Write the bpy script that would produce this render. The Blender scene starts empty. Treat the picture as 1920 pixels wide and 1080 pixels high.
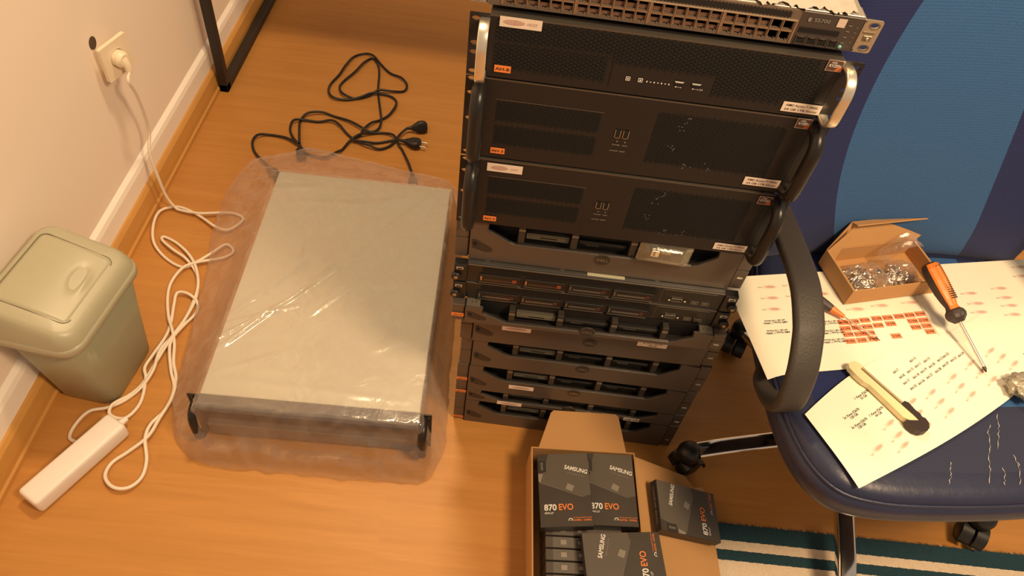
import bpy, bmesh, math, random
from mathutils import Vector, Matrix
from mathutils.geometry import tessellate_polygon
random.seed(7)
U = .04445
PI = math.pi
COL = bpy.context.scene.collection
R = math.radians

# ------------------------------------------------------------- materials
_m = {}
def mat(name, col, rough=.5, metal=0., var=0., vscale=30., bump=0., bscale=200., spec=.5, coat=0., alpha=1., emit=None):
    if name in _m: return _m[name]
    m = bpy.data.materials.new(name); m.use_nodes = True
    nt = m.node_tree; N = nt.nodes; L = nt.links
    b = N['Principled BSDF']
    b.inputs['Roughness'].default_value = rough
    b.inputs['Metallic'].default_value = metal
    b.inputs['Specular IOR Level'].default_value = spec
    b.inputs['Coat Weight'].default_value = coat
    b.inputs['Alpha'].default_value = alpha
    tc = N.new('ShaderNodeTexCoord')
    no = N.new('ShaderNodeTexNoise'); no.inputs['Scale'].default_value = vscale; no.inputs['Detail'].default_value = 3
    L.new(tc.outputs['Object'], no.inputs['Vector'])
    mx = N.new('ShaderNodeMix'); mx.data_type = 'RGBA'
    v = max(var, .03)
    mx.inputs['A'].default_value = tuple(c*(1-v) for c in col)+(1,)
    mx.inputs['B'].default_value = tuple(min(1, c*(1+v)) for c in col)+(1,)
    L.new(no.outputs['Fac'], mx.inputs['Factor']); L.new(mx.outputs['Result'], b.inputs['Base Color'])
    if bump:
        n2 = N.new('ShaderNodeTexNoise'); n2.inputs['Scale'].default_value = bscale; n2.inputs['Detail'].default_value = 4
        L.new(tc.outputs['Object'], n2.inputs['Vector'])
        bp = N.new('ShaderNodeBump'); bp.inputs['Strength'].default_value = bump; bp.inputs['Distance'].default_value = .002
        L.new(n2.outputs['Fac'], bp.inputs['Height']); L.new(bp.outputs['Normal'], b.inputs['Normal'])
    _m[name] = m
    return m

def math_node(nt, op, a, b=None):
    n = nt.nodes.new('ShaderNodeMath'); n.operation = op
    for i, x in enumerate((a, b)):
        if x is None: continue
        if isinstance(x, (int, float)): n.inputs[i].default_value = x
        else: nt.links.new(x, n.inputs[i])
    return n.outputs[0]

def mat_floor():
    m = mat('laminate_floor', (.5, .2, .05), .42, spec=.35)
    nt = m.node_tree; N = nt.nodes; L = nt.links; b = N['Principled BSDF']
    tc = N.new('ShaderNodeTexCoord'); sp = N.new('ShaderNodeSeparateXYZ'); L.new(tc.outputs['Object'], sp.inputs[0])
    X, Y = sp.outputs[0], sp.outputs[1]
    row = math_node(nt, 'FLOOR', math_node(nt, 'DIVIDE', Y, .1933))
    cx = math_node(nt, 'ADD', math_node(nt, 'MULTIPLY', X, 1/1.28), math_node(nt, 'MULTIPLY', row, .37))
    pl = math_node(nt, 'FLOOR', cx)
    cmb = N.new('ShaderNodeCombineXYZ'); L.new(row, cmb.inputs[0]); L.new(pl, cmb.inputs[1])
    wn = N.new('ShaderNodeTexWhiteNoise'); L.new(cmb.outputs[0], wn.inputs['Vector'])
    mp = N.new('ShaderNodeMapping'); mp.inputs['Scale'].default_value = (2.2, 38, 1)
    L.new(tc.outputs['Object'], mp.inputs['Vector'])
    va = N.new('ShaderNodeVectorMath'); va.operation = 'ADD'; L.new(mp.outputs[0], va.inputs[0]); L.new(wn.outputs['Color'], va.inputs[1])
    g = N.new('ShaderNodeTexNoise'); g.inputs['Scale'].default_value = 1.3; g.inputs['Detail'].default_value = 6; g.inputs['Roughness'].default_value = .6; g.inputs['Distortion'].default_value = .6
    L.new(va.outputs[0], g.inputs['Vector'])
    mp2 = N.new('ShaderNodeMapping'); mp2.inputs['Scale'].default_value = (20, 300, 1); L.new(tc.outputs['Object'], mp2.inputs['Vector'])
    g2 = N.new('ShaderNodeTexNoise'); g2.inputs['Scale'].default_value = 1; g2.inputs['Detail'].default_value = 2; L.new(mp2.outputs[0], g2.inputs['Vector'])
    cr = N.new('ShaderNodeValToRGB'); e = cr.color_ramp.elements
    e[0].position = .2; e[0].color = (.42, .185, .042, 1)
    e[1].position = .85; e[1].color = (.59, .285, .078, 1)
    f = math_node(nt, 'ADD', math_node(nt, 'MULTIPLY', g.outputs['Fac'], .75), math_node(nt, 'MULTIPLY', g2.outputs['Fac'], .2))
    f = math_node(nt, 'ADD', f, math_node(nt, 'MULTIPLY', wn.outputs['Value'], .05))
    L.new(f, cr.inputs[0]); L.new(cr.outputs[0], b.inputs['Base Color'])
    bp = N.new('ShaderNodeBump'); bp.inputs['Strength'].default_value = .05; bp.inputs['Distance'].default_value = .001
    L.new(g2.outputs['Fac'], bp.inputs['Height']); L.new(bp.outputs['Normal'], b.inputs['Normal'])
    return m

def mat_fabric(name, stripe, leather=None):
    """dark navy and mid-blue woven cloth; stripe = function giving the mask sockets from x,y,z"""
    m = mat(name, (.02, .03, .12), .85)
    nt = m.node_tree; N = nt.nodes; L = nt.links; b = N['Principled BSDF']
    b.inputs['Specular IOR Level'].default_value = .25
    b.inputs['Sheen Weight'].default_value = .15
    tc = N.new('ShaderNodeTexCoord'); sp = N.new('ShaderNodeSeparateXYZ'); L.new(tc.outputs['Object'], sp.inputs[0])
    X, Y, Z = sp.outputs
    msk = stripe(nt, X, Y, Z)
    mp = N.new('ShaderNodeMapping'); mp.inputs['Scale'].default_value = (210, 0 if leather is None else 210, 210 if leather is None else 0); L.new(tc.outputs['Object'], mp.inputs['Vector'])
    vo = N.new('ShaderNodeTexVoronoi'); vo.feature = 'F1'; vo.inputs['Randomness'].default_value = .15; vo.inputs['Scale'].default_value = 1.
    L.new(mp.outputs[0], vo.inputs['Vector'])
    mx = N.new('ShaderNodeMix'); mx.data_type = 'RGBA'
    mx.inputs['A'].default_value = (.012, .020, .095, 1); mx.inputs['B'].default_value = (.028, .100, .27, 1)
    L.new(msk, mx.inputs['Factor'])
    dk = N.new('ShaderNodeMix'); dk.data_type = 'RGBA'; dk.blend_type = 'MULTIPLY'
    L.new(mx.outputs['Result'], dk.inputs['A'])
    cr = N.new('ShaderNodeValToRGB'); cr.color_ramp.elements[0].color = (1.35, 1.35, 1.35, 1); cr.color_ramp.elements[1].color = (.55, .55, .55, 1)
    cr.color_ramp.elements[0].position = .1; cr.color_ramp.elements[1].position = .75
    L.new(vo.outputs['Distance'], cr.inputs[0]); L.new(cr.outputs[0], dk.inputs['B']); dk.inputs['Factor'].default_value = .55
    if leather is not None:
        lm = math_node(nt, 'LESS_THAN', Y, leather); lx = N.new('ShaderNodeMix'); lx.data_type = 'RGBA'
        L.new(lm, lx.inputs['Factor']); L.new(dk.outputs['Result'], lx.inputs['A']); lx.inputs['B'].default_value = (.028, .034, .072, 1)
        L.new(lx.outputs['Result'], b.inputs['Base Color']); L.new(math_node(nt, 'SUBTRACT', .85, math_node(nt, 'MULTIPLY', lm, .38)), b.inputs['Roughness'])
    else: L.new(dk.outputs['Result'], b.inputs['Base Color'])
    bp = N.new('ShaderNodeBump'); bp.invert = True; bp.inputs['Strength'].default_value = .35; bp.inputs['Distance'].default_value = .001
    L.new(vo.outputs['Distance'], bp.inputs['Height']); L.new(bp.outputs['Normal'], b.inputs['Normal'])
    return m

def mat_film(name, fac, tint, rough=.15, edge=.5, gl=.12, bump=0., bsc=25.):
    """clear plastic film: mostly see-through, milky at steep angles, glossy"""
    m = bpy.data.materials.new(name); m.use_nodes = True
    nt = m.node_tree; N = nt.nodes; L = nt.links
    N.remove(N['Principled BSDF']); out = N['Material Output']
    tr = N.new('ShaderNodeBsdfTransparent'); tr.inputs[0].default_value = (.98, .97, .96, 1)
    df = N.new('ShaderNodeBsdfDiffuse'); df.inputs[0].default_value = tint+(1,)
    tl = N.new('ShaderNodeBsdfTranslucent'); tl.inputs[0].default_value = tint+(1,)
    ms = N.new('ShaderNodeMixShader'); ms.inputs[0].default_value = .5; L.new(df.outputs[0], ms.inputs[1]); L.new(tl.outputs[0], ms.inputs[2])
    lw = N.new('ShaderNodeLayerWeight'); lw.inputs[0].default_value = .35
    nz = N.new('ShaderNodeTexNoise'); nz.inputs['Scale'].default_value = bsc; nz.inputs['Detail'].default_value = 5; nz.inputs['Distortion'].default_value = 1.5
    tc = N.new('ShaderNodeTexCoord'); L.new(tc.outputs['Object'], nz.inputs['Vector'])
    f = math_node(nt, 'ADD', math_node(nt, 'MULTIPLY', lw.outputs['Facing'], edge), math_node(nt, 'MULTIPLY', math_node(nt, 'POWER', nz.outputs['Fac'], 2.0), fac*4))
    m1 = N.new('ShaderNodeMixShader'); L.new(f, m1.inputs[0]); L.new(tr.outputs[0], m1.inputs[1]); L.new(ms.outputs[0], m1.inputs[2])
    gs = N.new('ShaderNodeBsdfGlossy'); gs.inputs['Roughness'].default_value = rough; gs.inputs[0].default_value = (1, .97, .93, 1)
    m2 = N.new('ShaderNodeMixShader'); m2.inputs[0].default_value = gl
    L.new(m1.outputs[0], m2.inputs[1]); L.new(gs.outputs[0], m2.inputs[2]); L.new(m2.outputs[0], out.inputs[0])
    if bump:
        bp = N.new('ShaderNodeBump'); bp.inputs['Strength'].default_value = bump; bp.inputs['Distance'].default_value = .004
        L.new(nz.outputs['Fac'], bp.inputs['Height'])
        for s in (df, gs): L.new(bp.outputs['Normal'], s.inputs['Normal'])
    return m

# ------------------------------------------------------------- geometry
def T(x=0, y=0, z=0): return Matrix.Translation((x, y, z))
def RX(a): return Matrix.Rotation(a, 4, 'X')
def RY(a): return Matrix.Rotation(a, 4, 'Y')
def RZ(a): return Matrix.Rotation(a, 4, 'Z')
FRONT = RX(PI/2)          # drawing plane (x, y) -> upright plate (x, z) facing -y

class MB:
    def __init__(s): s.v = []; s.f = []; s.m = []; s.sm = []
    def raw(s, v, f, mi=0, M=None, smooth=False):
        o = len(s.v)
        s.v += [(M @ Vector(p)) if M else Vector(p) for p in v]
        for q in f: s.f.append([o+i for i in q]); s.m.append(mi); s.sm.append(smooth)
        return s
    def bm(s, b, mi=0, M=None, smooth=False):
        b.verts.index_update()
        s.raw([v.co.copy() for v in b.verts], [[v.index for v in f.verts] for f in b.faces], mi, M, smooth); b.free(); return s
    def box(s, x0, x1, y0, y1, z0, z1, mi=0, M=None, bev=0, seg=1):
        b = bmesh.new(); bmesh.ops.create_cube(b, size=1)
        for v in b.verts:
            v.co = Vector((x0+(v.co.x+.5)*(x1-x0), y0+(v.co.y+.5)*(y1-y0), z0+(v.co.z+.5)*(z1-z0)))
        if bev: bmesh.ops.bevel(b, geom=b.edges[:], offset=bev, segments=seg, affect='EDGES', profile=.5)
        return s.bm(b, mi, M, smooth=seg > 1)
    def plate(s, outer, holes, t, mi=0, M=None):
        """flat plate in the drawing plane, thickness t behind it (z from -t to 0), with real holes"""
        loops = [[Vector((p[0], p[1], 0)) for p in outer]]+[[Vector((p[0], p[1], 0)) for p in h] for h in holes]
        tris = tessellate_polygon(loops)
        pts = [p for l in loops for p in l]; n = len(pts)
        v = pts+[p-Vector((0, 0, t)) for p in pts]
        f = []
        for a, b, c in tris:
            nz = (pts[b]-pts[a]).cross(pts[c]-pts[a]).z
            if nz < 0: b, c = c, b
            f.append((a, b, c)); f.append((a+n, c+n, b+n))
        k = 0
        for l in loops:
            m = len(l)
            for i in range(m):
                j = (i+1) % m; f.append((k+i, k+j, k+j+n, k+i+n))
            k += m
        return s.raw(v, f, mi, M)
    def flat(s, poly, mi=0, M=None, z=0):
        return s.raw([(p[0], p[1], z) for p in poly], [list(range(len(poly)))], mi, M)
    def cyl(s, p0, p1, r0, r1=None, n=16, mi=0, M=None, cap=True, smooth=True):
        return s.tube([p0, p1], [r0, r0 if r1 is None else r1], n, mi, M, cap, smooth)
    def tube(s, pts, r, n=8, mi=0, M=None, cap=True, smooth=True, flat=1., up=None):
        pts = [Vector(p) for p in pts]; m = len(pts)
        rr = r if isinstance(r, (list, tuple)) else [r]*m
        v = []; prev = Vector(up) if up else None
        for i, p in enumerate(pts):
            t = (pts[min(i+1, m-1)]-pts[max(i-1, 0)])
            t = t.normalized() if t.length > 1e-9 else Vector((0, 0, 1))
            if prev is None: prev = Vector((0, 0, 1)) if abs(t.z) < .9 else Vector((1, 0, 0))
            a = (prev-t*prev.dot(t)); a = a.normalized() if a.length > 1e-6 else t.orthogonal().normalized()
            b = t.cross(a); prev = a
            for k in range(n):
                an = 2*PI*k/n; v.append(p+a*math.cos(an)*rr[i]*flat+b*math.sin(an)*rr[i])
        f = []
        for i in range(m-1):
            for k in range(n):
                k2 = (k+1) % n; f.append((i*n+k, i*n+k2, (i+1)*n+k2, (i+1)*n+k))
        s.raw(v, f, mi, M, smooth)
        if cap: s.raw(v[:n], [list(range(n))[::-1]], mi, M); s.raw(v[-n:], [list(range(n))], mi, M)
        return s
    def sweep(s, pts, prof, side, mi=0, M=None, smooth=True):
        """profile (a, b) swept along pts: a runs along the fixed vector side, b along tangent x side"""
        pts = [Vector(p) for p in pts]; side = Vector(side); m = len(pts); n = len(prof); v = []
        for i, p in enumerate(pts):
            t = (pts[min(i+1, m-1)]-pts[max(i-1, 0)]).normalized(); nn = t.cross(side).normalized()
            for a, b in prof: v.append(p+side*a+nn*b)
        f = [(i*n+k, i*n+(k+1) % n, (i+1)*n+(k+1) % n, (i+1)*n+k) for i in range(m-1) for k in range(n)]
        s.raw(v, f, mi, M, smooth)
        s.raw(v[:n], [list(range(n))[::-1]], mi, M); s.raw(v[-n:], [list(range(n))], mi, M); return s
    def lathe(s, prof, n=20, mi=0, M=None, smooth=True):
        v = [(r*math.cos(2*PI*k/n), r*math.sin(2*PI*k/n), z) for r, z in prof for k in range(n)]
        f = [(i*n+k, i*n+(k+1) % n, (i+1)*n+(k+1) % n, (i+1)*n+k) for i in range(len(prof)-1) for k in range(n)]
        f.append(list(range(n))[::-1]); f.append([(len(prof)-1)*n+k for k in range(n)])
        return s.raw(v, f, mi, M, smooth)
    def loft(s, rings, mi=0, M=None, cap=(True, True), smooth=True):
        n = len(rings[0]); v = [p for r in rings for p in r]
        f = [(i*n+k, i*n+(k+1) % n, (i+1)*n+(k+1) % n, (i+1)*n+k) for i in range(len(rings)-1) for k in range(n)]
        s.raw(v, f, mi, M, smooth)
        if cap[0]: s.raw(rings[0], [list(range(n))[::-1]], mi, M, smooth)
        if cap[1]: s.raw(rings[-1], [list(range(n))], mi, M, smooth)
        return s
    def grid(s, fn, nu, nv, mi=0, M=None, smooth=True):
        v = [fn(i/nu, j/nv) for j in range(nv+1) for i in range(nu+1)]
        f = [(j*(nu+1)+i, j*(nu+1)+i+1, (j+1)*(nu+1)+i+1, (j+1)*(nu+1)+i) for j in range(nv) for i in range(nu)]
        return s.raw(v, f, mi, M, smooth)
    def text(s, string, size, mi=0, M=None, bold=0., wmax=None):
        v, f, w = text_mesh(string, bold)
        k = size; kx = size if not wmax else min(wmax/max(w, 1e-6), size*1.3)
        return s.raw([(p[0]*kx, p[1]*k, 0) for p in v], f, mi, M)

_txt = {}
def text_mesh(string, bold):
    key = (string, bold)
    if key in _txt: return _txt[key]
    cu = bpy.data.curves.new('t', 'FONT'); cu.body = string; cu.size = 1.; cu.align_x = 'CENTER'; cu.align_y = 'CENTER'
    cu.resolution_u = 3; cu.offset = bold; cu.space_line = .9
    ob = bpy.data.objects.new('t', cu)
    me = ob.to_mesh()
    v = [tuple(p.co) for p in me.vertices]; f = [tuple(p.vertices) for p in me.polygons]
    ob.to_mesh_clear(); bpy.data.objects.remove(ob); bpy.data.curves.remove(cu)
    w = (max(p[0] for p in v)-min(p[0] for p in v)) if v else 1
    _txt[key] = (v, f, w); return _txt[key]

def spline(pts, k=6, closed=False):
    P = [Vector(p) for p in pts]; n = len(P); out = []
    rng = range(n if closed else n-1)
    for i in rng:
        if closed: a, b, c, d = P[(i-1) % n], P[i], P[(i+1) % n], P[(i+2) % n]
        else: a, b, c, d = P[max(i-1, 0)], P[i], P[i+1], P[min(i+2, n-1)]
        for j in range(k):
            t = j/k
            out.append(.5*((2*b)+(c-a)*t+(2*a-5*b+4*c-d)*t*t+(3*b-a-3*c+d)*t**3))
    if not closed: out.append(P[-1])
    return out

def rrect(w, h, r, n=4, cx=0, cy=0):
    out = []
    for sx, sy, a0 in ((1, 1, 0), (-1, 1, 90), (-1, -1, 180), (1, -1, 270)):
        for i in range(n+1):
            a = R(a0+90*i/n); out.append((cx+sx*(w/2-r)+r*math.cos(a), cy+sy*(h/2-r)+r*math.sin(a)))
    return out
def ell(cx, cy, a, b, n=24, rot=0):
    return [(cx+a*math.cos(t)*math.cos(rot)-b*math.sin(t)*math.sin(rot), cy+a*math.cos(t)*math.sin(rot)+b*math.sin(t)*math.cos(rot)) for t in [2*PI*i/n for i in range(n)]]
def rect(x0, y0, x1, y1): return [(x0, y0), (x1, y0), (x1, y1), (x0, y1)]

def obj(name, mb, mats, parent=None, world=False, loc=None):
    me = bpy.data.meshes.new(name)
    vs = mb.v
    if world and parent is not None:
        I = parent.matrix_basis.inverted()
        vs = [I @ p for p in vs]
    if loc is not None: vs = [p-Vector(loc) for p in vs]
    me.from_pydata([tuple(p) for p in vs], [], mb.f)
    if not isinstance(mats, (list, tuple)): mats = [mats]
    for m in mats: me.materials.append(m)
    me.polygons.foreach_set('material_index', mb.m); me.polygons.foreach_set('use_smooth', mb.sm)
    me.update()
    o = bpy.data.objects.new(name, me); COL.objects.link(o)
    if parent is not None: o.parent = parent
    if loc is not None: o.location = loc
    return o
def tag(o, label, cat, group=None, kind=None):
    o['label'] = label; o['category'] = cat
    if group: o['group'] = group
    if kind: o['kind'] = kind
    return o
def thing(name, label, cat, loc=(0, 0, 0), rotz=0, group=None):
    o = bpy.data.objects.new(name, None); COL.objects.link(o); o.empty_display_size = .05
    o.matrix_basis = T(*loc) @ RZ(rotz)
    return tag(o, label, cat, group)
def struct(name, mb, m):
    o = obj(name, mb, m); o['kind'] = 'structure'; return o
def copy_tree(root, M, label=None):
    r = root.copy(); COL.objects.link(r); r.matrix_basis = M
    if label: r['label'] = label
    for ch in root.children:
        c = ch.copy(); COL.objects.link(c); c.parent = r
        for g in ch.children:
            d = g.copy(); COL.objects.link(d); d.parent = c
    return r

# palette
BLACK = mat('black_powder_coat', (.017, .0145, .0145), .40, spec=.38, bump=.12, bscale=900)
BLACK2 = mat('black_plastic', (.012, .011, .011), .38)
HOLE = mat('dark_hole', (.003, .003, .003), .8)
VOID = mat('dark_interior', (.003, .0025, .0025), .7)
LIP = mat('steel_trim_highlight', (.16, .145, .125), .35, .7)  # steel trim tone, also painted as the highlight line along front edges
ALU = mat('brushed_aluminium', (.86, .80, .66), .28, .85, var=.08, vscale=80)
STEEL = mat('zinc_steel', (.62, .60, .55), .32, .9, var=.06)
GUN = mat('gunmetal_plastic', (.120, .097, .080), .38, .4, var=.05)
GUND = mat('gunmetal_grip', (.03, .024, .02), .5)
ORANGE = mat('orange_sticker', (.85, .25, .06), .5)
PINK = mat('white_sticker', (.78, .66, .56), .5)
INK = mat('black_ink', (.02, .016, .015), .6)
SMUDGE = mat('blurred_print', (.55, .36, .30), .6, var=.25, vscale=400)
WHITE = mat('white_print', (.8, .78, .74), .5)
GREYP = mat('grey_print', (.22, .20, .18), .5)
CARD = mat('corrugated_card', (.50, .27, .105), .8, var=.06, vscale=14, bump=.08, bscale=300)
CARDI = mat('corrugated_card_edge', (.60, .36, .16), .8)
CHROME = mat('chrome', (.85, .82, .78), .08, 1.)
RUBBER = mat('black_rubber', (.014, .012, .012), .5)
CABW = mat('white_cable', (.80, .70, .58), .42)
PLASW = mat('white_plastic', (.86, .80, .74), .38)
# ------------------------------------------------------------- the room
mb = MB(); mb.raw([(-1.085, -2.2, 0), (2.6, -2.2, 0), (2.6, 3.2, 0), (-1.085, 3.2, 0), (-1.085, -2.2, -.02), (2.6, -2.2, -.02), (2.6, 3.2, -.02), (-1.085, 3.2, -.02)],
    [(0, 1, 2, 3), (7, 6, 5, 4), (0, 4, 5, 1), (1, 5, 6, 2), (2, 6, 7, 3), (3, 7, 4, 0)])
struct('floor', mb, mat_floor())
WALL = mat('painted_plaster', (.90, .79, .68), .75, var=.03, vscale=3, bump=.06, bscale=60)
mb = MB(); mb.box(-1.205, -1.085, -2.2, 3.2, -.02, 2.6); struct('wall_left', mb, WALL)
mb = MB(); mb.box(-1.085, 2.6, 3.2, 3.3, -.02, 2.6); struct('wall_back', mb, WALL)
# painted plaster ledge along the foot of the wall, sloping on top
mb = MB()
prof = [(-1.0852, .0), (-1.0735, .0), (-1.0735, .112), (-1.0765, .124), (-1.0852, .134)]
n = len(prof); v = [(x, y, z) for y in (-2.2, 3.2) for x, z in prof]
mb.raw(v, [(i, (i+1) % n, n+(i+1) % n, n+i) for i in range(n)]+[list(range(n))[::-1], list(range(n, 2*n))])
struct('trim_1', mb, mat('white_plinth_paint', (.95, .88, .80), .55, var=.03, vscale=5))
mb = MB()
prof = [(-1.0735, .0), (-1.052, .0), (-1.052, .012), (-1.0565, .016), (-1.0575, .030), (-1.062, .058), (-1.068, .066), (-1.0735, .067)]
n = len(prof); v = [(x, y, z) for y in (-2.2, 3.2) for x, z in prof]
mb.raw(v, [(i, (i+1) % n, n+(i+1) % n, n+i) for i in range(n)]+[list(range(n))[::-1], list(range(n, 2*n))])
struct('baseboard_left', mb, mat('varnished_wood', (.58, .29, .075), .35, var=.15, vscale=6))

# ------------------------------------------------------------- desk frame
DESK = mat('black_painted_steel', (.02, .016, .014), .5)
t = thing('desk', 'black steel-framed desk with its leg standing by the wall baseboard', 'desk', (-1.03, 1.04, 0))
def sq(mb, a, b, w=.025):
    x0, x1 = sorted((a[0], b[0])); y0, y1 = sorted((a[1], b[1])); z0, z1 = sorted((a[2], b[2]))
    mb.box(x0-w/2, x1+w/2, y0-w/2, y1+w/2, z0-w/2, z1+w/2, bev=.0015)
for x in (-1.0395, .30):
    mb = MB(); h = .0125
    sq(mb, (x, 1.04, h), (x, 1.64, h)); sq(mb, (x, 1.04, h), (x, 1.04, .72)); sq(mb, (x, 1.64, h), (x, 1.64, .72)); sq(mb, (x, 1.04, .72), (x, 1.64, .72))
    obj('leg_frame', mb, DESK, t, True)
mb = MB(); mb.box(-1.05, .315, 1.17, 1.72, .7335, .7585, bev=.002); obj('desk_top', mb, mat('dark_brown_board', (.10, .06, .04), .45, var=.2), t, True)

# ------------------------------------------------------------- wall outlet, plug and extension cord
OUT = mat('ivory_plastic', (.84, .72, .55), .4)
t = thing('wall_outlet', 'cream square wall socket hanging crooked from its hole', 'socket', (-1.085, .56, .42))
a = Vector((-1.060, .526, .380)); u = Vector((.025, .073, .004)).normalized(); w = Vector((0, 0, 1)); nrm = u.cross(w).normalized()
if nrm.x < 0: nrm = -nrm
M = Matrix(((u.x, w.x, nrm.x, a.x), (u.y, w.y, nrm.y, a.y), (u.z, w.z, nrm.z, a.z), (0, 0, 0, 1)))
mb = MB(); mb.plate(rrect(.08, .082, .004, 3, .04, .041), [ell(.04, .041, .0205, .0205, 28)], .009, 0, M)
obj('cover_plate', mb, OUT, t, True)
mb = MB(); mb.lathe([(.0205, -.02), (.0205, -.001), (.0195, -.001), (.0195, -.016), (.001, -.016)], 28, 0, M @ T(.04, .041, 0)); obj('socket_well', mb, OUT, t, True)
mb = MB(); mb.plate(ell(.0, .0, .014, .014, 24), [], .002, 0, T(-1.0835, .552, .462) @ RY(PI/2)); obj('hole_disc', mb, mat('dark_cavity', (.10, .06, .04), .9), t, True)  # flat dark disc painted as the open hole in the wall
t = thing('white_plug', 'white round plug pushed into the wall socket', 'plug', (-1.05, .55, .42))
mb = MB(); P0 = M @ Vector((.04, .041, -.014)); nn = (M.to_3x3() @ Vector((0, 0, 1))).normalized()
mb.cyl(P0, P0+nn*.026, .0185, .0185, 24); mb.cyl(P0+nn*.026, P0+nn*.034, .0185, .013, 24)
mb.tube([P0+nn*.028, P0+nn*.036+Vector((0, 0, -.012)), P0+nn*.036+Vector((0, -.002, -.03))], [.011, .009, .006], 12)
obj('plug_body', mb, OUT, t, True)
PE = P0+nn*.036+Vector((0, -.002, -.028))
W1 = [(-0.989,.513),(-0.939,.507),(-0.891,.519),(-0.856,.527),(-0.829,.51),(-0.852,.465),(-0.885,.467),(-0.927,.494),(-0.973,.52),(-1.01,.526),(-1.0395,.5),(-1.036,.448),(-1.015,.393),(-0.972,.352),(-0.922,.329),(-0.893,.348),(-0.868,.378),(-0.844,.416),(-0.821,.4),(-0.838,.373),(-0.892,.345),(-0.919,.322),(-0.932,.279),(-0.926,.236),(-0.903,.179),(-0.88,.141),(-0.862,.104),(-0.849,.059),(-0.829,.017),(-0.821,-.033),(-0.827,-.082),(-0.835,-.124),(-0.862,-.159),(-0.885,-.187),(-0.884,-.218),(-0.859,-.239),(-0.832,-.236),(-0.817,-.21),(-0.821,-.173),(-0.839,-.13),(-0.839,-.097),(-0.824,-.058),(-0.826,-.005),(-0.847,.037),(-0.867,.087),(-0.871,.118),(-0.86,.161),(-0.847,.2),(-0.854,.229),(-0.88,.247),(-0.905,.246),(-0.903,.215),(-0.892,.160),(-0.890,.118),(-0.897,.068),(-0.902,.035),(-0.891,.008),(-0.882,-.048),(-0.896,-.088),(-0.926,-.087),(-0.933,-.062),(-0.909,-.031),(-0.894,.001),(-0.885,.05),(-0.874,.118),(-0.863,.177),(-0.862,.245),(-0.879,.306),(-0.919,.351),(-0.963,.377),(-0.999,.405),(-1.0,.42),(-0.961,.402),(-0.917,.365),(-0.886,.323),(-0.866,.271),(-0.864,.21),(-0.87,.143),(-0.886,.085),(-0.882,.031),(-0.893,-.012),(-0.915,-.045),(-0.941,-.068),(-0.972,-.084),(-0.990,-.116),(-0.986,-.145),(-0.949,-.157)]
pts = [PE, (-1.02, .529, .39), (-1.025, .55, .338), (-1.035, .57, .259), (-1.04, .571, .205), (-1.0395, .545, .168), (-1.03, .529, .10), (-1.022, .522, .045), (-1.006, .518, .012)]
for i, (x, y) in enumerate(W1): pts.append((x, y, .0045+.0045*(1+math.sin(i*1.3))*.9*(1 if i < len(W1)-3 else 0)+(0.012 if i == len(W1)-1 else 0)))
mb = MB(); mb.tube(spline(pts, 5), .0037, 8); o = obj('extension_cord', mb, CABW)
tag(o, 'white extension cord hanging from the wall socket and tangled on the floor', 'cord')

# power strip
t = thing('power_strip', 'white power strip lying on the floor in front of the bin', 'power strip', (-.943, -.196, 0), R(62))
mb = MB(); mb.box(-.105, .100, -.026, .026, .001, .043, bev=.008, seg=3); obj('housing', mb, PLASW, t)
mb = MB(); mb.cyl((.098, 0, .02), (.116, 0, .018), .008, .0055, 14); obj('cable_gland', mb, PLASW, t)

# ------------------------------------------------------------- waste bin
BIN = mat('sage_plastic', (.34, .325, .215), .42, var=.05, vscale=8, bump=.05, bscale=400)
BINL = mat('sage_lid_plastic', (.42, .40, .28), .36)
t = thing('waste_bin', 'sage green swing-lid waste bin standing by the wall', 'bin', (-.985, .03, 0), R(-7))
def rr3(w, h, r, z, cx=0, cy=0): return [(x, y, z) for x, y in rrect(w, h, r, 6, cx, cy)]
mb = MB(); mb.loft([rr3(.125, .160, .03, .0, .0, .0), rr3(.132, .168, .03, .004), rr3(.150, .196, .034, .13), rr3(.166, .225, .036, .247), rr3(.156, .215, .033, .247), rr3(.12, .155, .03, .02)])
obj('bin_body', mb, BIN, t)
mb = MB()
Wl, Dl = .182, .248
mb.loft([rr3(Wl-.006, Dl-.006, .036, .236), rr3(Wl, Dl, .038, .239), rr3(Wl, Dl, .038, .252), rr3(Wl-.004, Dl-.004, .037, .256), rr3(Wl-.016, Dl-.014, .034, .259)], cap=(True, True))
obj('lid_rim', mb, BINL, t)
def lidz(x): return .284+(.070-x)/.15*.046+.008*math.cos(x/.09*PI/2)
mb = MB(); rings = []
for w_, d_, r_, k in ((.176, .242, .036, 0), (.174, .240, .036, .25), (.170, .232, .034, .6), (.164, .222, .032, .85), (.156, .212, .028, .97), (.146, .202, .024, 1.), (.120, .170, .02, 1.01), (.08, .12, .015, 1.01), (.03, .04, .01, 1.01)):
    rings.append([(x, y, .257+(lidz(x)-.257)*k) for x, y in rrect(w_, d_, r_, 6)])
mb.loft(rings, cap=(False, True))
obj('lid_dome', mb, BINL, t)
mb = MB()
def flap(u, w_):
    x = -.067+u*.134; y = -.081+w_*.162
    cx_ = min(1, max(abs(u-.5)*2-.86, 0)/.14); cy_ = min(1, max(abs(w_-.5)*2-.86, 0)/.14)
    e = 1-min(1, math.hypot(cx_, cy_))**6; z = lidz(x)-.0004+.0030*e
    dx, dy = (x-.036)/.010, (y-.015+(x-.036)*.3)/.022
    z -= .007*math.exp(-(dx*dx+dy*dy))
    z += .003*math.exp(-(((x-.050)/.006)**2+dy*dy))
    return (x*.96, y, z)
mb.grid(flap, 60, 60); obj('swing_flap', mb, BINL, t)
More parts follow.
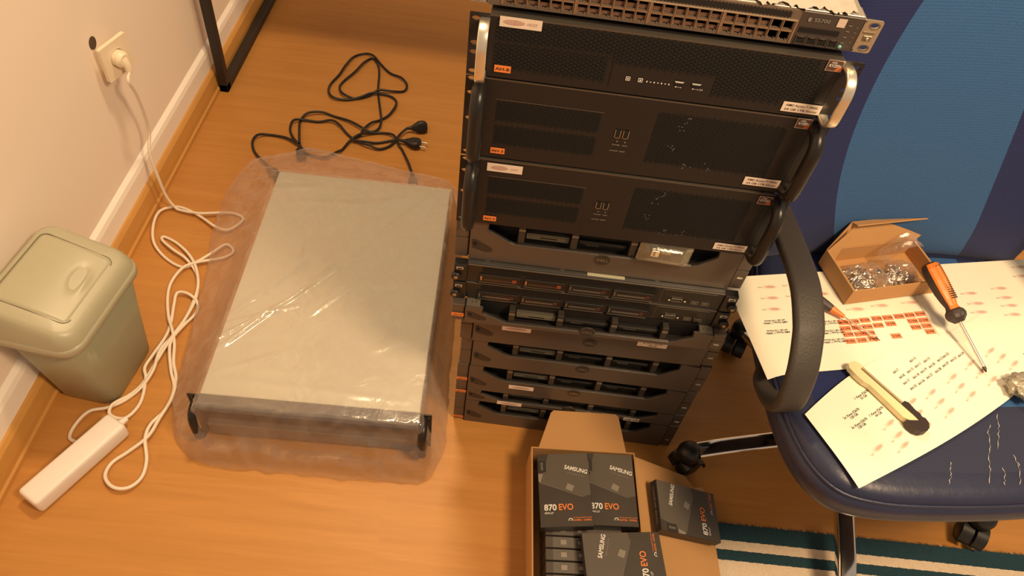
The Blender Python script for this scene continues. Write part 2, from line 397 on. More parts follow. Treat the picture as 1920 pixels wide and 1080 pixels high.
mb = MB(); mb.tube([(p[0]*.96, p[1], lidz(p[0])+.0018) for p in rrect(.136, .164, .014, 5, 0, 0)]+[((.071-.014)*.96, .085, lidz(.057)+.0004)][:0], .0008, 6, cap=False)
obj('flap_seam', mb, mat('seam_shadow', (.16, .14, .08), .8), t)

# ------------------------------------------------------------- black power cords
CBL = mat('black_cable', (.012, .010, .010), .4)
CB1 = [(-.469,.944),(-.486,.918),(-.505,.873),(-.535,.849),(-.565,.853),(-.602,.868),(-.637,.897),(-.667,.928),(-.695,.946),(-.734,.938),(-.78,.934),(-.803,.92),(-.804,.887),(-.785,.85),(-.764,.823),(-.804,.846),(-.852,.853),(-.882,.84),(-.891,.812),(-.879,.779),(-.853,.746),(-.812,.708)]
CB2 = [(-.480,.890),(-.50,.895),(-.546,.876),(-.585,.868),(-.617,.871),(-.603,.9),(-.594,.927),(-.578,.956),(-.559,.979),(-.534,1.008),(-.52,1.055),(-.529,1.088),(-.557,1.106),(-.599,1.101),(-.632,1.077),(-.671,1.059),(-.713,1.055),(-.734,1.081),(-.738,1.127),(-.721,1.178),(-.711,1.224),(-.698,1.283),(-.667,1.31),(-.636,1.297),(-.603,1.259),(-.567,1.223),(-.528,1.199),(-.504,1.166),(-.509,1.139),(-.541,1.125),(-.584,1.118),(-.61,1.092),(-.648,1.068),(-.687,1.076),(-.707,1.112),(-.702,1.15),(-.675,1.199),(-.659,1.252),(-.638,1.291),(-.613,1.257),(-.599,1.205),(-.588,1.122),(-.564,1.026),(-.551,.971),(-.554,.937),(-.575,.922),(-.603,.93),(-.643,.954),(-.695,.973),(-.732,.979),(-.77,.964),(-.785,.933),(-.777,.888),(-.76,.824)]
CB3 = [(-.759,.802),(-.722,.788),(-.675,.782),(-.648,.81),(-.638,.83),(-.625,.864),(-.602,.895),(-.565,.916),(-.531,.923),(-.502,.91),(-.482,.875),(-.469,.857),(-.44,.795),(-.425,.754)]
def cord(name, P, label, ph, plug=None, conn=None):
    t = thing(name, label, 'cord', (P[0][0], P[0][1], 0), 0, None)
    pts = [(x, y, .0045+.004*(1+math.sin(i*1.9+ph))) for i, (x, y) in enumerate(P)]
    if plug: pts[0] = (P[0][0], P[0][1], plug[2])
    mb = MB(); mb.tube(spline(pts, 5), .0036, 8); obj('cable', mb, CBL, t, True)
    if plug:
        cx, cy, cz, ang, tw = plug
        M = T(P[0][0], P[0][1], cz) @ RZ(ang) @ RX(tw)
        mb = MB(); mb.tube([(-.002, 0, 0), (.012, 0, 0), (.02, 0, 0)], [.0042, .0055, .0075], 12, 0, M)
        mb.loft([[(x, y*wd, z*hd) for y, z in rrect(1, 1, .3, 4)] for x, wd, hd in ((.014, .012, .012), (.024, .022, .018), (.036, .036, .022), (.050, .037, .024), (.058, .030, .022), (.061, .02, .016))], 0, M)
        obj('plug_body', mb, RUBBER, t, True)
        for s in (-1, 1):
            mb = MB(); p = Vector((.046, s*.0095, -.010)) if tw else Vector((.058, s*.0095, 0))
            d = Vector((.0, 0, -.021)) if tw else Vector((.021, 0, 0))
            mb.cyl(p, p+d*.5, .0020, .0020, 10, 0, M); mb.cyl(p+d*.5, p+d, .0024, .0018, 10, 0, M)
            obj('prong', mb, STEEL, t, True)
    if conn:
        cx, cy, ang = conn; M = T(cx, cy, .013) @ RZ(ang)
        mb = MB(); mb.loft([[(x, y*wd, z*hd) for y, z in rrect(1, 1, .25, 4)] for x, wd, hd in ((-.018, .009, .009), (.0, .015, .012), (.008, .026, .018), (.040, .027, .020), (.042, .024, .018))], 0, M)
        obj('connector', mb, RUBBER, t, True)
cord('mains_lead', CB1, 'black power cord whose plug lies on its side on the floor behind the bag', 0, (0, 0, .017, R(20), R(62)), (-.808, .700, R(-40)))
cord('mains_lead', CB2, 'black power cord curled into a large double loop beyond the bagged server', 1.5, (0, 0, .014, R(-6), 0), (-.752, .80, R(-70)))
cord('mains_lead', CB3, 'short black cord running from under the bag end to the stack', 3.0, None, (-.42, .735, R(-80)))

# ------------------------------------------------------------- rug
mb = MB(); y = -.177
TEAL = mat('teal_pile', (.012, .050, .072), .95, var=.5, vscale=350, bump=1., bscale=700)
CREAM = mat('beige_pile', (.74, .60, .45), .95, var=.25, vscale=300, bump=.8, bscale=700)
bands = [(.0355, 0), (.0195, 1), (.0215, 0), (.115, 1), (.05, 0), (.02, 1), (.05, 0), (.4, 1)]
for wd, mi in bands:
    def fn(u, w_, y=y, wd=wd):
        x = .245+u*1.75; yy = y-wd*w_
        return (x, yy+.0006*math.sin(x*630)*math.sin(x*197)*(1 if w_ in (0., 1.) else 0), .007+.0006*math.sin(x*210+yy*300))
    mb.grid(fn, 500, 3, mi); y -= wd
mb.raw([(.245, -.177, 0), (1.995, -.177, 0), (1.995, -.177, .0068), (.245, -.177, .0068)], [(0, 1, 2, 3)], 0)
mb.raw([(.245, -.177, 0), (.245, y, 0), (.245, y, .0068), (.245, -.177, .0068)], [(0, 1, 2, 3)], 1)
FR = mb
for i in range(420):
    x = .247+i*.00416+random.uniform(-.001, .001); l = random.uniform(.004, .009)
    FR.raw([(x-.0012, -.177, .0068), (x+.0012, -.177, .0068), (x+random.uniform(-.002, .002), -.177+l, .002)], [(0, 1, 2)], 0 if random.random() < .9 else 1)
tag(obj('striped_rug', mb, [TEAL, CREAM]), 'teal and cream striped woven rug on the floor under the chair', 'rug')
# ------------------------------------------------------------- rack stack
def hexes(mb, x0, x1, z0, z1, r, mi, M, z=.0007, skip=None):
    dx = r*1.5*1.17; dz = r*math.sqrt(3)*1.17; i = 0; x = x0
    while x <= x1:
        zz = z0+(dz/2 if i % 2 else 0)
        while zz <= z1:
            if not (skip and skip(x, zz)):
                mb.flat([(x+r*math.cos(k*PI/3), zz+r*math.sin(k*PI/3)) for k in range(6)], mi, M, z)
            zz += dz
        x += dx; i += 1
DEPTH = .62
def chassis(t, H, y0=.004, metal=BLACK, w=.2165):
    mb = MB(); mb.box(-w, w, y0, DEPTH, .0012, H-.0012, bev=.001)
    return obj('chassis', mb, metal, t)
def ears(t, H, slots, m=BLACK, y=0., x1=.2413, x0=.2165, th=.0022):
    for s in (-1, 1):
        holes = [ell(s*.2335, z, .0052, .0033, 12) for z in slots]
        a, b = sorted((s*x0, s*x1))
        mb = MB(); mb.plate([(a, .001), (b, .001), (b, H-.001), (a, H-.001)], holes, th, 0, FRONT @ T(0, 0, -y))
        obj('mounting_ear', mb, m, t)
def sticker(t, name, x0, z0, x1, z1, m, lines=(), y=.0016, tm=INK, size=None, bold=.003, smudge=None, rot=0):
    mb = MB(); F = FRONT @ T((x0+x1)/2, (z0+z1)/2, y) @ RZ(rot)
    w, h = x1-x0, z1-z0
    mb.box(-w/2, w/2, -h/2, h/2, -.0003, 0, 0, F)
    if smudge:
        for k in range(3): mb.flat(ell(smudge[0]*w+k*.002, .0002*k, smudge[1]*w*(1-.2*k), h*(.26-.05*k), 20), 2, F, .0002+.0001*k)
    n = len(lines)
    for i, L in enumerate(lines):
        txt, cx, wf = L if isinstance(L, tuple) else (L, 0, .84)
        mb.text(txt, size or h*.62/max(n, 1), 1, F @ T(cx*w, ((n-1)/2-i)*h*.42, .0006), bold, wf*w)
    return obj(name, mb, [m, tm, SMUDGE], t)
def side_handle(t, H, kind, y=0.):
    for s in (-1, 1):
        mb = MB(); x = s*.2225
        if kind == 'flat':
            P = spline([(x, y, H-.008), (x, y-.014, H-.007), (x, y-.027, H-.012), (x, y-.034, H-.024), (x, y-.035, H/2), (x, y-.034, .022), (x, y-.026, .011), (x, y-.012, .0065), (x, y, .007)], 5)
            mb.sweep(P, rrect(.0125, .0045, .0012, 2), (1, 0, 0), 0)
            obj('handle', mb, ALU, t)
        else:
            P = spline([(x, y, H-.014), (x, y-.012, H-.014), (x, y-.023, H-.019), (x, y-.030, H-.032), (x, y-.031, H/2), (x, y-.030, .030), (x, y-.023, .018), (x, y-.012, .0125), (x, y, .0125)], 5)
            mb.tube(P, .0098, 16, smooth=True)
            obj('handle', mb, mat('black_gloss_handle', (.016, .014, .014), .32, spec=.35), t)
def badge(t, x0, z0, x1, z1):
    mb = MB(); F = FRONT @ T((x0+x1)/2, (z0+z1)/2, .0014); w, h = x1-x0, z1-z0
    mb.box(-w/2, w/2, -h/2, h/2, -.0003, 0, 0, F)
    mb.flat(rect(-w*.45, -h*.43, w*.45, h*.43), 1, F, .0002)
    mb.flat([(w*.05, -h*.43), (w*.45, -h*.43), (w*.45, h*.0), (w*.2, -h*.1)], 2, F, .0003)
    mb.text('AMD', h*.2, 3, F @ T(-w*.1, h*.27, .0004), .01)
    mb.text('RYZEN', h*.34, 3, F @ T(0, 0, .0005), .015, w*.7)
    obj('processor_badge', mb, [mat('badge_silver', (.55, .45, .38), .4, .5), mat('badge_dark', (.10, .05, .035), .4), mat('badge_orange', (.55, .14, .04), .4), WHITE], t)

NAME_L = 'tall stack'
# --- 2U server with silver handles
t = thing('rack_server', 'black 2U honeycomb-front rack server with silver handles, just under the network switch', 'server', (0, 0, 20*U))
H = 2*U-.0006; chassis(t, H)
mb = MB(); mb.box(-.2165, .2165, 0, .0045, .0012, H-.0022, 0, bev=.0006); mb.box(-.2165, .2165, -.0004, .010, H-.0026, H-.0008, 1)
mb.box(-.0600, -.0592, -.0008, .001, .010, .050, 2); mb.box(-.207, -.0600, -.0008, .001, .0498, .0503, 2)
F = FRONT
def sk(x, z):
    if x < -.062: return 0 if (.054 < z < .083 or (.014 < z < .047 and x < -.068)) else 1
    if z > .083: return 1
    if x < .070: return z < .042
    return z < .016 or (x > .16 and z < .024) or (x > .192 and z > .070)
hexes(mb, -.206, .206, .014, .084, .0027, 2, F, .0009, sk)
obj('front_panel', mb, [BLACK, LIP, HOLE], t)
ears(t, H, (.080, .047, .034, .0065)); side_handle(t, H, 'flat')
sticker(t, 'name_label', -.205, .0745, -.154, .089-.001, PINK, [('HOST', .28, .24)], size=.0055, bold=0, tm=SMUDGE, smudge=(-.16, .26))
sticker(t, 'number_label', -.206, .0105, -.185, .0205, mat('orange_sticker', (0, 0, 0)), ['AH-8'])
sticker(t, 'spec_label', .166, .0075, .2165, .022, PINK, ['AMD Ryzen 7 3800x', '64 GB 1TB Nvme'])
badge(t, .196, .0725, .216, .088)
mb = MB()
for x in (-.037, -.021):
    mb.plate(rect(x-.0028, .0222, x+.0028, .0278), [rect(x-.0021, .0229, x+.0021, .0271)], .0003, 0, F @ T(0, 0, .0012)); mb.flat(ell(x, .025, .0012, .0012, 8), 0, F, .0012)
for i in range(7): mb.flat(ell(-.0125+i*.0047, .0243, .0009, .0009 if i % 2 else .0013, 8), 0, F, .0012)
for x in (.028, .050):
    mb.flat(rect(x-.0062, .0255, x+.0062, .0300), 1, F, .0010); mb.flat(rect(x-.005, .0285, x+.005, .0296), 0, F, .0014); mb.flat(rect(x-.006, .0300, x+.006, .0306), 0, F, .0014)
    mb.flat([(x-.004, .0225), (x+.003, .0221), (x+.003, .0219), (x-.004, .0221)], 0, F, .0012); mb.flat(ell(x-.003, .0222, .0009, .0009, 8), 0, F, .0013); mb.flat([(x+.003, .0228), (x+.0045, .022), (x+.003, .0212)], 0, F, .0012)
mb.text('2.0', .0035, 0, F @ T(.0575, .0222, .0012))
obj('port_panel', mb, [WHITE, HOLE], t)

# --- two 3U servers
def server3(z, y, label, name, num, x=0.):
    t = thing('rack_server', label, 'server', (x, y, z), 0, None)
    H = 3*U-.0006; chassis(t, H)
    mb = MB(); mb.box(-.2165, .2165, 0, .0045, .0012, H-.0022, 0, bev=.0006); mb.box(-.2165, .2165, -.0004, .010, H-.0026, H-.0008, 1)
    mb.box(-.200, -.055, -.0009, .001, .1005, .1012, 1)
    hexes(mb, -.196, -.056, .0675, .0975, .0021, 2, F); hexes(mb, -.196, -.058, .0275, .059, .0021, 2, F); hexes(mb, .017, .187, .029, .113, .0022, 2, F)
    for x_, z_, s in ((.055, .108, 6), (.050, .095, 5), (.046, .060, 6), (.075, .033, 7), (.105, .035, 4)):
        for k in range(s): mb.flat(ell(x_+random.uniform(-.006, .006), z_+random.uniform(-.009, .003), .0011, .0007, 6), 3, F, .0009)
    obj('front_panel', mb, [BLACK, LIP, HOLE, mat('board_glint', (.16, .15, .16), .4)], t)
    ears(t, H, (.128, .106, .065, .007)); side_handle(t, H, 'round')
    mb = MB()
    for x_ in (-.0305, -.0195):
        mb.flat(rect(x_-.0042, .0635, x_+.0042, .0768), 1, F, .0011)
        for p in (rect(x_-.0042, .0640, x_-.0035, .0768), rect(x_+.0030, .0640, x_+.0037, .0768), rect(x_-.0025, .0632, x_+.0025, .0640)): mb.flat(p, 0, F, .0016)
    for x_, z_, s_ in ((-.0295, .0513, 'POWER'), (-.0175, .0513, 'HDD'), (-.0305, .0408, 'ON/OFF'), (-.0185, .0408, 'RESET')): mb.text(s_, .0032, 2, F @ T(x_, z_, .0012), .02)
    for x_ in (-.029, -.018): mb.flat(ell(x_, .0575, .0012, .0012, 8), 2, F, .0012)
    obj('port_panel', mb, [STEEL, HOLE, GREYP], t)
    sticker(t, 'number_label', -.200, .0103, -.180, .0203, ORANGE, [num])
    sticker(t, 'spec_label', .162, .0085 if name else .0105, .2135, .0225 if name else .025, PINK, ['AMD Ryzen 9 3900x', '64 GB 1TB Nvme'])
    badge(t, .1945, .1165 if not name else .112, .2145, .1325 if not name else .1277)
    if name: sticker(t, 'name_label', -.202, .1117, -.151, .1267, PINK, [('HOST', .28, .22)], size=.005, bold=0, tm=SMUDGE, smudge=(-.15, .24))
    return t
server3(17*U, .001, 'black 3U rack server with dark round handles, its orange tag reading AH-3', None, 'AH-3')
server3(14*U, -.001, 'black 3U rack server with a white name label above its left vent', True, 'AH-2')

# --- Dell servers behind bezels
def dell(z, x, y, rot, units, label, bar, wtop=None, number=None, drive=True, group=None):
    t = thing('rack_server', label, 'server', (x, y, z), rot)
    H = units*U-.0008
    chassis(t, H, .020, mat('grey_chassis', (.07, .062, .056), .45, .5))
    two = units == 2
    # bezel
    b = bar; top = H-.0045
    if two: win = [(-.190, top), (-.191, b+.028), (-.187, b+.0235), (-.154, b+.0035), (-.146, b), (.144, b), (.153, b+.003), (.177, b+.022), (.181, b+.028), (.180, top)]
    else:   win = [(-.188, top), (-.1895, top-.006), (-.186, top-.010), (-.153, b+.0035), (-.145, b), (.146, b), (.155, b+.003), (.181, top-.010), (.184, top-.006), (.183, top)]
    wt = [(win[0][0], H)]+win[1:-1]+[(win[-1][0], H)]
    mb = MB(); mb.plate([(-.2175, .001), (.2175, .001), (.2175, H-.002), (.2155, H)]+wt[::-1]+[(-.2155, H), (-.2175, H-.002)], [], .006, 0, F @ T(0, 0, .003))
    mb.box(-.2170, .2170, .001, .0195, .001, b*.6, 1)
    for s in (-1, 1):
        a_, c_ = sorted((s*.2170, s*.197)); mb.box(a_, c_, .002, .0195, .001, H-.001, 0)
    for i in range(len(wt)-1):
        p_, q_ = wt[i], wt[i+1]
        mb.tube([(p_[0], .0005, p_[1]-.0012), (q_[0], .0005, q_[1]-.0012)], .0022, 6, 1)
        mb.tube([(p_[0], -.0030, p_[1]), (q_[0], -.0030, q_[1])], .0007, 6, 2)  # pale line painted as the highlight on the window edge
    # bright corner caps
    for s in (-1, 1):
        a_, c_ = sorted((s*.2165, s*.193)); mb.box(a_, c_, .0005, .018, H-.0012, H+.0002, 3)
        for k in (.2, .207): mb.flat(ell(s*k, .010, .0011, .0011, 8), 1, None, H+.0004)
    obj('bezel', mb, [GUN, mat('bezel_liner', (.014, .012, .011), .32), LIP, mat('bezel_cap', (.26, .23, .19), .35, .6)], t)
    # grip recess on the left end
    k = 1 if two else .8; z0 = 0 if two else -.006
    g = [(-.2145, .047), (-.209, .0485), (-.190, .037), (-.181, .031), (-.179, .026), (-.183, .0215), (-.192, .021), (-.2125, .028)]
    mb = MB(); mb.flat([(p[0], p[1]*k+z0) for p in g], 0, F, .0034); mb.flat([(-.2115, .043*k+z0), (-.2055, .042*k+z0), (-.2055, .034*k+z0), (-.2115, .035*k+z0)], 1, F, .0038)
    obj('grip_recess', mb, [GUND, HOLE], t)
    # logo
    lz = .0355 if two else .0128
    mb = MB(); mb.flat(ell(0, lz, .0140, .0122, 32), 1, F, .0040); mb.flat(ell(0, lz, .0126, .0108, 32), 0, F, .0044)
    mb.raw([(p[0], -.0031, p[1]) for p in ell(0, lz, .0142, .0124, 32)]+[(p[0], -.0040, p[1]) for p in ell(0, lz, .0140, .0122, 32)], [(i, (i+1) % 32, 32+(i+1) % 32, 32+i) for i in range(32)], 1)
    mb.text('DELL', .0092, 2, F @ T(0, lz-.0004, .0048), .03, .019)
    obj('maker_badge', mb, [GUND, LIP, mat('logo_silver', (.34, .29, .25), .3, .8)], t)
    # window posts
    for xp in (-.136, -.051, .044, .134):
        mb = MB(); mb.box(xp-.0055, xp+.0055, .001, .016, b-.001, H-.0015, 0, bev=.0008); mb.box(xp-.0052, xp+.0052, .0006, .003, H-.014, H-.009, 1)
        obj('bezel_post', mb, [mat('post_plastic', (.030, .026, .023), .35), mat('post_clip', (.22, .20, .16), .4, .5)], t)
    # what shows through the window
    mb = MB(); mb.box(-.195, .19, .0175, .0202, b-.004, H-.001, 0)
    obj('drive_backplane', mb, VOID, t)
    if drive:
        z1 = b+.004
        mb = MB(); mb.box(-.1285, -.058, .010, .018, z1, z1+.0135, 0, bev=.0006); mb.box(-.1275, -.059, .0085, .0102, z1+.0035, z1+.0055, 1); mb.box(-.1275, -.059, .0085, .0102, z1+.009, z1+.0100, 1)
        mb.box(-.105, -.078, .0085, .0102, z1+.0068, z1+.0078, 2)
        obj('optical_drive', mb, [mat('drive_silver', (.17, .155, .125), .35, .6), mat('drive_trim', (.32, .30, .24), .3, .7), HOLE], t)
        for xa, xb in ((-.043, .036), (.052, .126)):
            mb = MB(); mb.box(xa, xb, .011, .018, z1-.002, z1+.010, 0, bev=.0006)
            mb.box(xa+.003, xb-.003, .0098, .0112, z1+.0062, z1+.0072, 1); mb.box(xa+.012, xa+.034, .0098, .0112, z1+.0015, z1+.0022, 1); mb.flat(ell(xb-.008, z1+.006, .0012, .0012, 8), 1, F, -.0105)
            obj('drive_carrier', mb, [BLACK2, mat('drive_edge', (.10, .092, .085), .35, .5)], t)
    for s in (-1, 1):
        a_, c_ = sorted((s*.2190, s*.2413)); mb = MB(); hh = H*.52
        mb.box(a_, c_, .000, .018, .0005, hh-.0008, 0, bev=.0012); mb.box(a_, c_, .0006, .018, hh, H-.0005, 0, bev=.0012)
        mb.box(a_+.001, c_-.001, -.0003, .001, hh-.0012, hh+.0003, 1)
        g0, g1 = sorted((s*.2160, s*.2195)); mb.box(g0, g1, .004, .0175, .001, H-.001, 3)  # dark filler strip painted in as the shaded gap beside the bezel
        if s > 0: mb.box(.226, .236, -.001, .002, hh*.55, hh*.55+.004, 2, bev=.0008)
        obj('rack_latch', mb, [GUN, LIP, STEEL, VOID], t)
    if number: sticker(t, 'number_label', -.2410, number[0], -.2195, number[0]+.009, ORANGE, [number[1]], y=.0008)
    return t
dell(12*U, 0, .006, 0, 2, 'grey-bezel 2U rack server carrying a small clear blister pack in its window', .0450)
t = dell(9*U, .004, -.026, 0, 1, 'slim 1U grey-bezel rack server jutting forward just below the two bare drive-bay servers', .0100, number=(.012, 'AH-9'))
t = dell(7*U, .021, -.001, 0, 2, 'grey 2U bezel server tucked under the jutting slim unit, two white labels on its bar', .0630, drive=False)
sticker(t, 'name_label', -.1655, .0455, -.112, .0590, PINK, smudge=(0, .35), y=.0042)
sticker(t, 'spec_label', .0855, .0455, .141, .0600, PINK, ['2x Xeon E5670', '128 GB'], y=.0042)
dell(5*U, .024, -.001, R(-.8), 2, 'unlabelled grey 2U bezel server fourth from the bottom of the stack', .0455, number=None)
t = dell(3*U, .022, -.002, R(-.9), 2, 'grey 2U bezel server third from the floor with one white label at left', .0460, number=(.030, 'AH-6'))
sticker(t, 'name_label', -.134, .0245, -.083, .0375, PINK, smudge=(0, .35), y=.0042)
t = dell(2*U, .022, -.002, R(-1.2), 1, 'slim 1U grey-bezel server directly above the bottommost one of the stack', .0120, number=(.024, 'AH-7'))
sticker(t, 'name_label', -.152, .0008, -.100, .0130, PINK, smudge=(0, .35), y=.0042)
sticker(t, 'spec_label', .118, .0008, .152, .0130, PINK, ['128 GB'], y=.0042)
dell(0, .022, -.003, R(-1.4), 2, 'bottommost grey 2U bezel server resting on the wooden floor', .0455, number=(.006, 'AH-5'))

# --- two bare 1U servers
def slim(z, y, label, upper):
    t = thing('rack_server', label, 'server', (0, y, z))
    H = U-.0010; TOPM = mat('dark_zinc_cover', (.17, .165, .16), .3, .8, var=.2, vscale=15)
    mb = MB(); mb.box(-.2165, .2165, .003, DEPTH, .0008, H, 0, bev=.0008)
    mb.box(-.2150, .2150, .0035, .030, H-.0002, H+.0002, 0)
    for x in (-.185, -.06, .10): mb.flat(ell(x, .012, .0045, .0035, 14), 1, None, H+.0004); mb.flat(ell(x, .012, .0016, .0016, 10), 2, None, H+.0006)
    if upper: mb.flat(rect(-.018, .004, .045, .0135), 3, None, H+.0004)  # flat pale strip painted as a reflection on the cover
    obj('chassis', mb, [TOPM, STEEL, HOLE, mat('pale_green_reflection', (.42, .42, .30), .5)], t)
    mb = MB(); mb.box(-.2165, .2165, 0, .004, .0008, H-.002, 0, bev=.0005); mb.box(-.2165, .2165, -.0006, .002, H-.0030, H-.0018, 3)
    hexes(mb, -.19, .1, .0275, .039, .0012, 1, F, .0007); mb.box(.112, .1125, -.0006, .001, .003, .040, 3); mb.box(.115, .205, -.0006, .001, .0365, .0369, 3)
    for k in range(5): mb.box(.080, .105, -.0006, .001, .020+k*.0035, .0207+k*.0035, 1)
    obj('front_panel', mb, [BLACK2, HOLE, HOLE, mat('dim_edge', (.22, .20, .18), .35, .7)], t)  # pale metal edge lines carry a painted highlight
    for i in range(4):
        x0 = -.196+i*.0755; red = upper and i < 2
        mb = MB(); mb.box(x0, x0+.070, -.0030, .001, .0035, .0225, 0, bev=.0008)
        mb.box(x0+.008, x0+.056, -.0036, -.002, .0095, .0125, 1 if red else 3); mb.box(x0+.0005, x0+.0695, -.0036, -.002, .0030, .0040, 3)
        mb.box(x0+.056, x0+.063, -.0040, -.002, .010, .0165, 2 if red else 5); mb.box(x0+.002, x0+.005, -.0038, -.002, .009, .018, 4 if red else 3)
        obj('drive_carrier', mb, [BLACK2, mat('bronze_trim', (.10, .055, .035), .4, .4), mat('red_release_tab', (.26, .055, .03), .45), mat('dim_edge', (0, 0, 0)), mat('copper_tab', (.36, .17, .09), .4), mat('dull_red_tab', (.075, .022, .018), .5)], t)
    mb = MB(); xc = .141
    mb.plate(rrect(.019, .0085, .002, 3, xc, .013), [rrect(.0165, .0062, .0015, 3, xc, .013)], .001, 0, F @ T(0, 0, .0014)); mb.box(xc-.009, xc+.009, -.0018, -.0008, .0166, .0172, 1)
    for s in (-1, 1): mb.lathe([(.0022, 0), (.0022, .002), (.001, .0024)], 10, 1, F @ T(xc+s*.0135, .013, .001))
    for x in (.172, .190): mb.plate(rect(x-.007, .008, x+.007, .0145), [rect(x-.006, .009, x+.006, .0135)], .001, 0, F @ T(0, 0, .0014)); mb.box(x-.004, x+.004, -.001, 0, .010, .012, 0)
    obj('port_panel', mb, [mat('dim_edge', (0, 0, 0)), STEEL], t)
    for s in (-1, 1):
        mb = MB(); a_, c_ = sorted((s*.2165, s*.2390)); mb.box(a_, c_, -.004, .012, .001, H-.001, 0, bev=.001)
        mb.box(s*.229-.006, s*.229+.006, -.0055, -.003, .031, .037, 1, bev=.0006); mb.box(s*.229-.004, s*.229+.004, -.006, -.004, .033, .0355, 0)
        e = obj('rack_latch', mb, [BLACK2, STEEL], t)
        mb = MB(); mb.lathe([(.0085, 0), (.0085, .006), (.007, .0075)], 18, 0, F @ T(s*.2345, .0165, .004)); mb.lathe([(.0038, 0), (.0032, .0012), (.0012, .0006)], 14, 1, F @ T(s*.2345, .0165, .0114))
        obj('thumb_screw', mb, [BLACK2, mat('brass_screw', (.42, .30, .16), .35, .8)], t)
    return t
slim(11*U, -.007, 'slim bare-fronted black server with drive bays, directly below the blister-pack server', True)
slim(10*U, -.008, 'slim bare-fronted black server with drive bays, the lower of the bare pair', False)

# --- switch on top
t = thing('network_switch', 'grey 48-port network switch lying on top of the server stack', 'network switch', (0, .012, 22*U+.0045))
H = .0440; SWM = mat('light_grey_steel', (.42, .38, .32), .4, .5, var=.05); SWF = mat('switch_face', (.17, .125, .095), .42, .3)
TAN = mat('port_frame', (.42, .29, .19), .35, .7)
mb = MB(); mb.box(-.221, .221, .004, .40, 0, H, 0, bev=.0008); obj('housing', mb, SWM, t)
for x in (-.18, .18):
    mb = MB(); mb.cyl((x, .03, -.0042), (x, .03, .001), .009, .009, 16); obj('rubber_foot', mb, RUBBER, t)
    mb = MB(); mb.cyl((x, .36, -.0042), (x, .36, .001), .009, .009, 16); obj('rubber_foot', mb, RUBBER, t)
mb = MB(); holes = []
for g in range(4):
    for c in range(6):
        x = -.2035+g*.0873+c*.01405
        for r in (0, 1):
            z = .0035+r*.0137
            holes.append([(x+.0012, z+.0015), (x+.004, z+.0015), (x+.004, z), (x+.0095, z), (x+.0095, z+.0015), (x+.0125, z+.0015), (x+.0125, z+.0112), (x+.0012, z+.0112)] if r == 0 else rect(x+.0012, z+.0010, x+.0125, z+.0118))
mb.plate(rect(-.221, 0, .146, .0315), holes, .0045, 0, F)
mb.box(-.221, .146, .0, .0045, .0315, .0435, 0)
hexes(mb, -.21, .135, .0335, .0415, .0012, 1, F, .0005)
mb.box(-.215, .144, -.0012, .001, .0302, .0312, 2)
for g in range(5): mb.box(-.2062+g*.0873, -.2040+g*.0873, -.0010, .001, .002, .031, 3)
obj('port_face', mb, [SWF, HOLE, ALU, TAN], t)
for g in range(4):
    for c in range(6):
        x = -.2035+g*.0873+c*.01405
        for r in (0, 1):
            z = .0035+r*.0137; mb = MB(); last = (g == 3 and c >= 4)
            mb.box(x+.0006, x+.0131, .0040, .0042, z, z+.0125, 0)
            if not last: mb.box(x+.0015, x+.0122, .0030, .0041, z+.0015, z+.0065 if r else z+.0060, 1)
            mb.box(x-.0002, x+.0008, -.0009, .002, z, z+.0125, 2); mb.box(x, x+.0137, -.0009, .002, z+.0122, z+.0135, 2)
            obj('ethernet_port', mb, [VOID, mat('port_insert', (.17, .09, .055), .5), TAN], t)
mb = MB(); mb.box(.146, .221, 0, .0045, 0, H-.0005, 0, bev=.0004); hexes(mb, .150, .198, .0175, .0245, .0010, 1, F, .0006)
mb.text('S5700', .0062, 2, F @ T(.172, .0345, .0008), .02, .019); mb.flat(ell(.157, .0345, .002, .003, 12), 2, F, .0008)
mb.flat(rect(.1905, .0295, .2005, .0405), 3, F, .0008)
for k in range(4): mb.flat(rect(.2045, .010+k*.0075, .2085, .0112+k*.0075), 2, F, .0008); mb.flat(rect(.2145, .012+k*.0065, .2165, .0128+k*.0065), 2, F, .0008)
mb.lathe([(.0024, 0), (.0024, .001), (.001, .0018)], 14, 4, F @ T(.2055, .0055, .0008))
obj('control_panel', mb, [mat('dark_panel', (.055, .042, .036), .4), HOLE, GREYP, mat('pale_sticker', (.62, .5, .42), .5), mat('teal_indicator', (.20, .55, .50), .4)], t)
for k in range(4):
    mb = MB(); x = .1495+k*.0132; mb.plate(rect(x, .002, x+.0122, .0135), [rect(x+.0012, .0032, x+.011, .0122)], .004, 0, F @ T(0, 0, .0015)); mb.box(x+.003, x+.009, -.0022, -.001, .0118, .0128, 1); mb.flat(rect(x+.001, .003, x+.0112, .0125), 2, F, .0006)
    obj('fibre_port', mb, [mat('dark_panel', (0, 0, 0)), LIP, HOLE], t)
EARM = mat('zinc_bracket', (.60, .52, .40), .35, .8)
for s in (-1, 1):
    a_, c_ = sorted((s*.2215, s*.2440))
    mb = MB(); mb.plate(rrect(.0225, .0425, .003, 3, (a_+c_)/2, .022), [ell(s*.2345, .0365, .0052, .0032, 16), ell(s*.2345, .0075, .0052, .0032, 16)], .002, 0, F)
    for z in (.0365, .0075): mb.plate(ell(s*.2345, z, .0068, .0046, 16), [ell(s*.2345, z, .0054, .0034, 16)], .0006, 1, F @ T(0, 0, .0005))
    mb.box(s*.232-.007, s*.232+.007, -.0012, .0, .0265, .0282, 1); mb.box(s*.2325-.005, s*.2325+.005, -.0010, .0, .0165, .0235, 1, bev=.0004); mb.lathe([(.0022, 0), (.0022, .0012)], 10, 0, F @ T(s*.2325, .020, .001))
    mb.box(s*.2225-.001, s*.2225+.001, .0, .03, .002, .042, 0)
    obj('mounting_ear', mb, [EARM, mat('bracket_shade', (.24, .20, .14), .4, .7)], t)
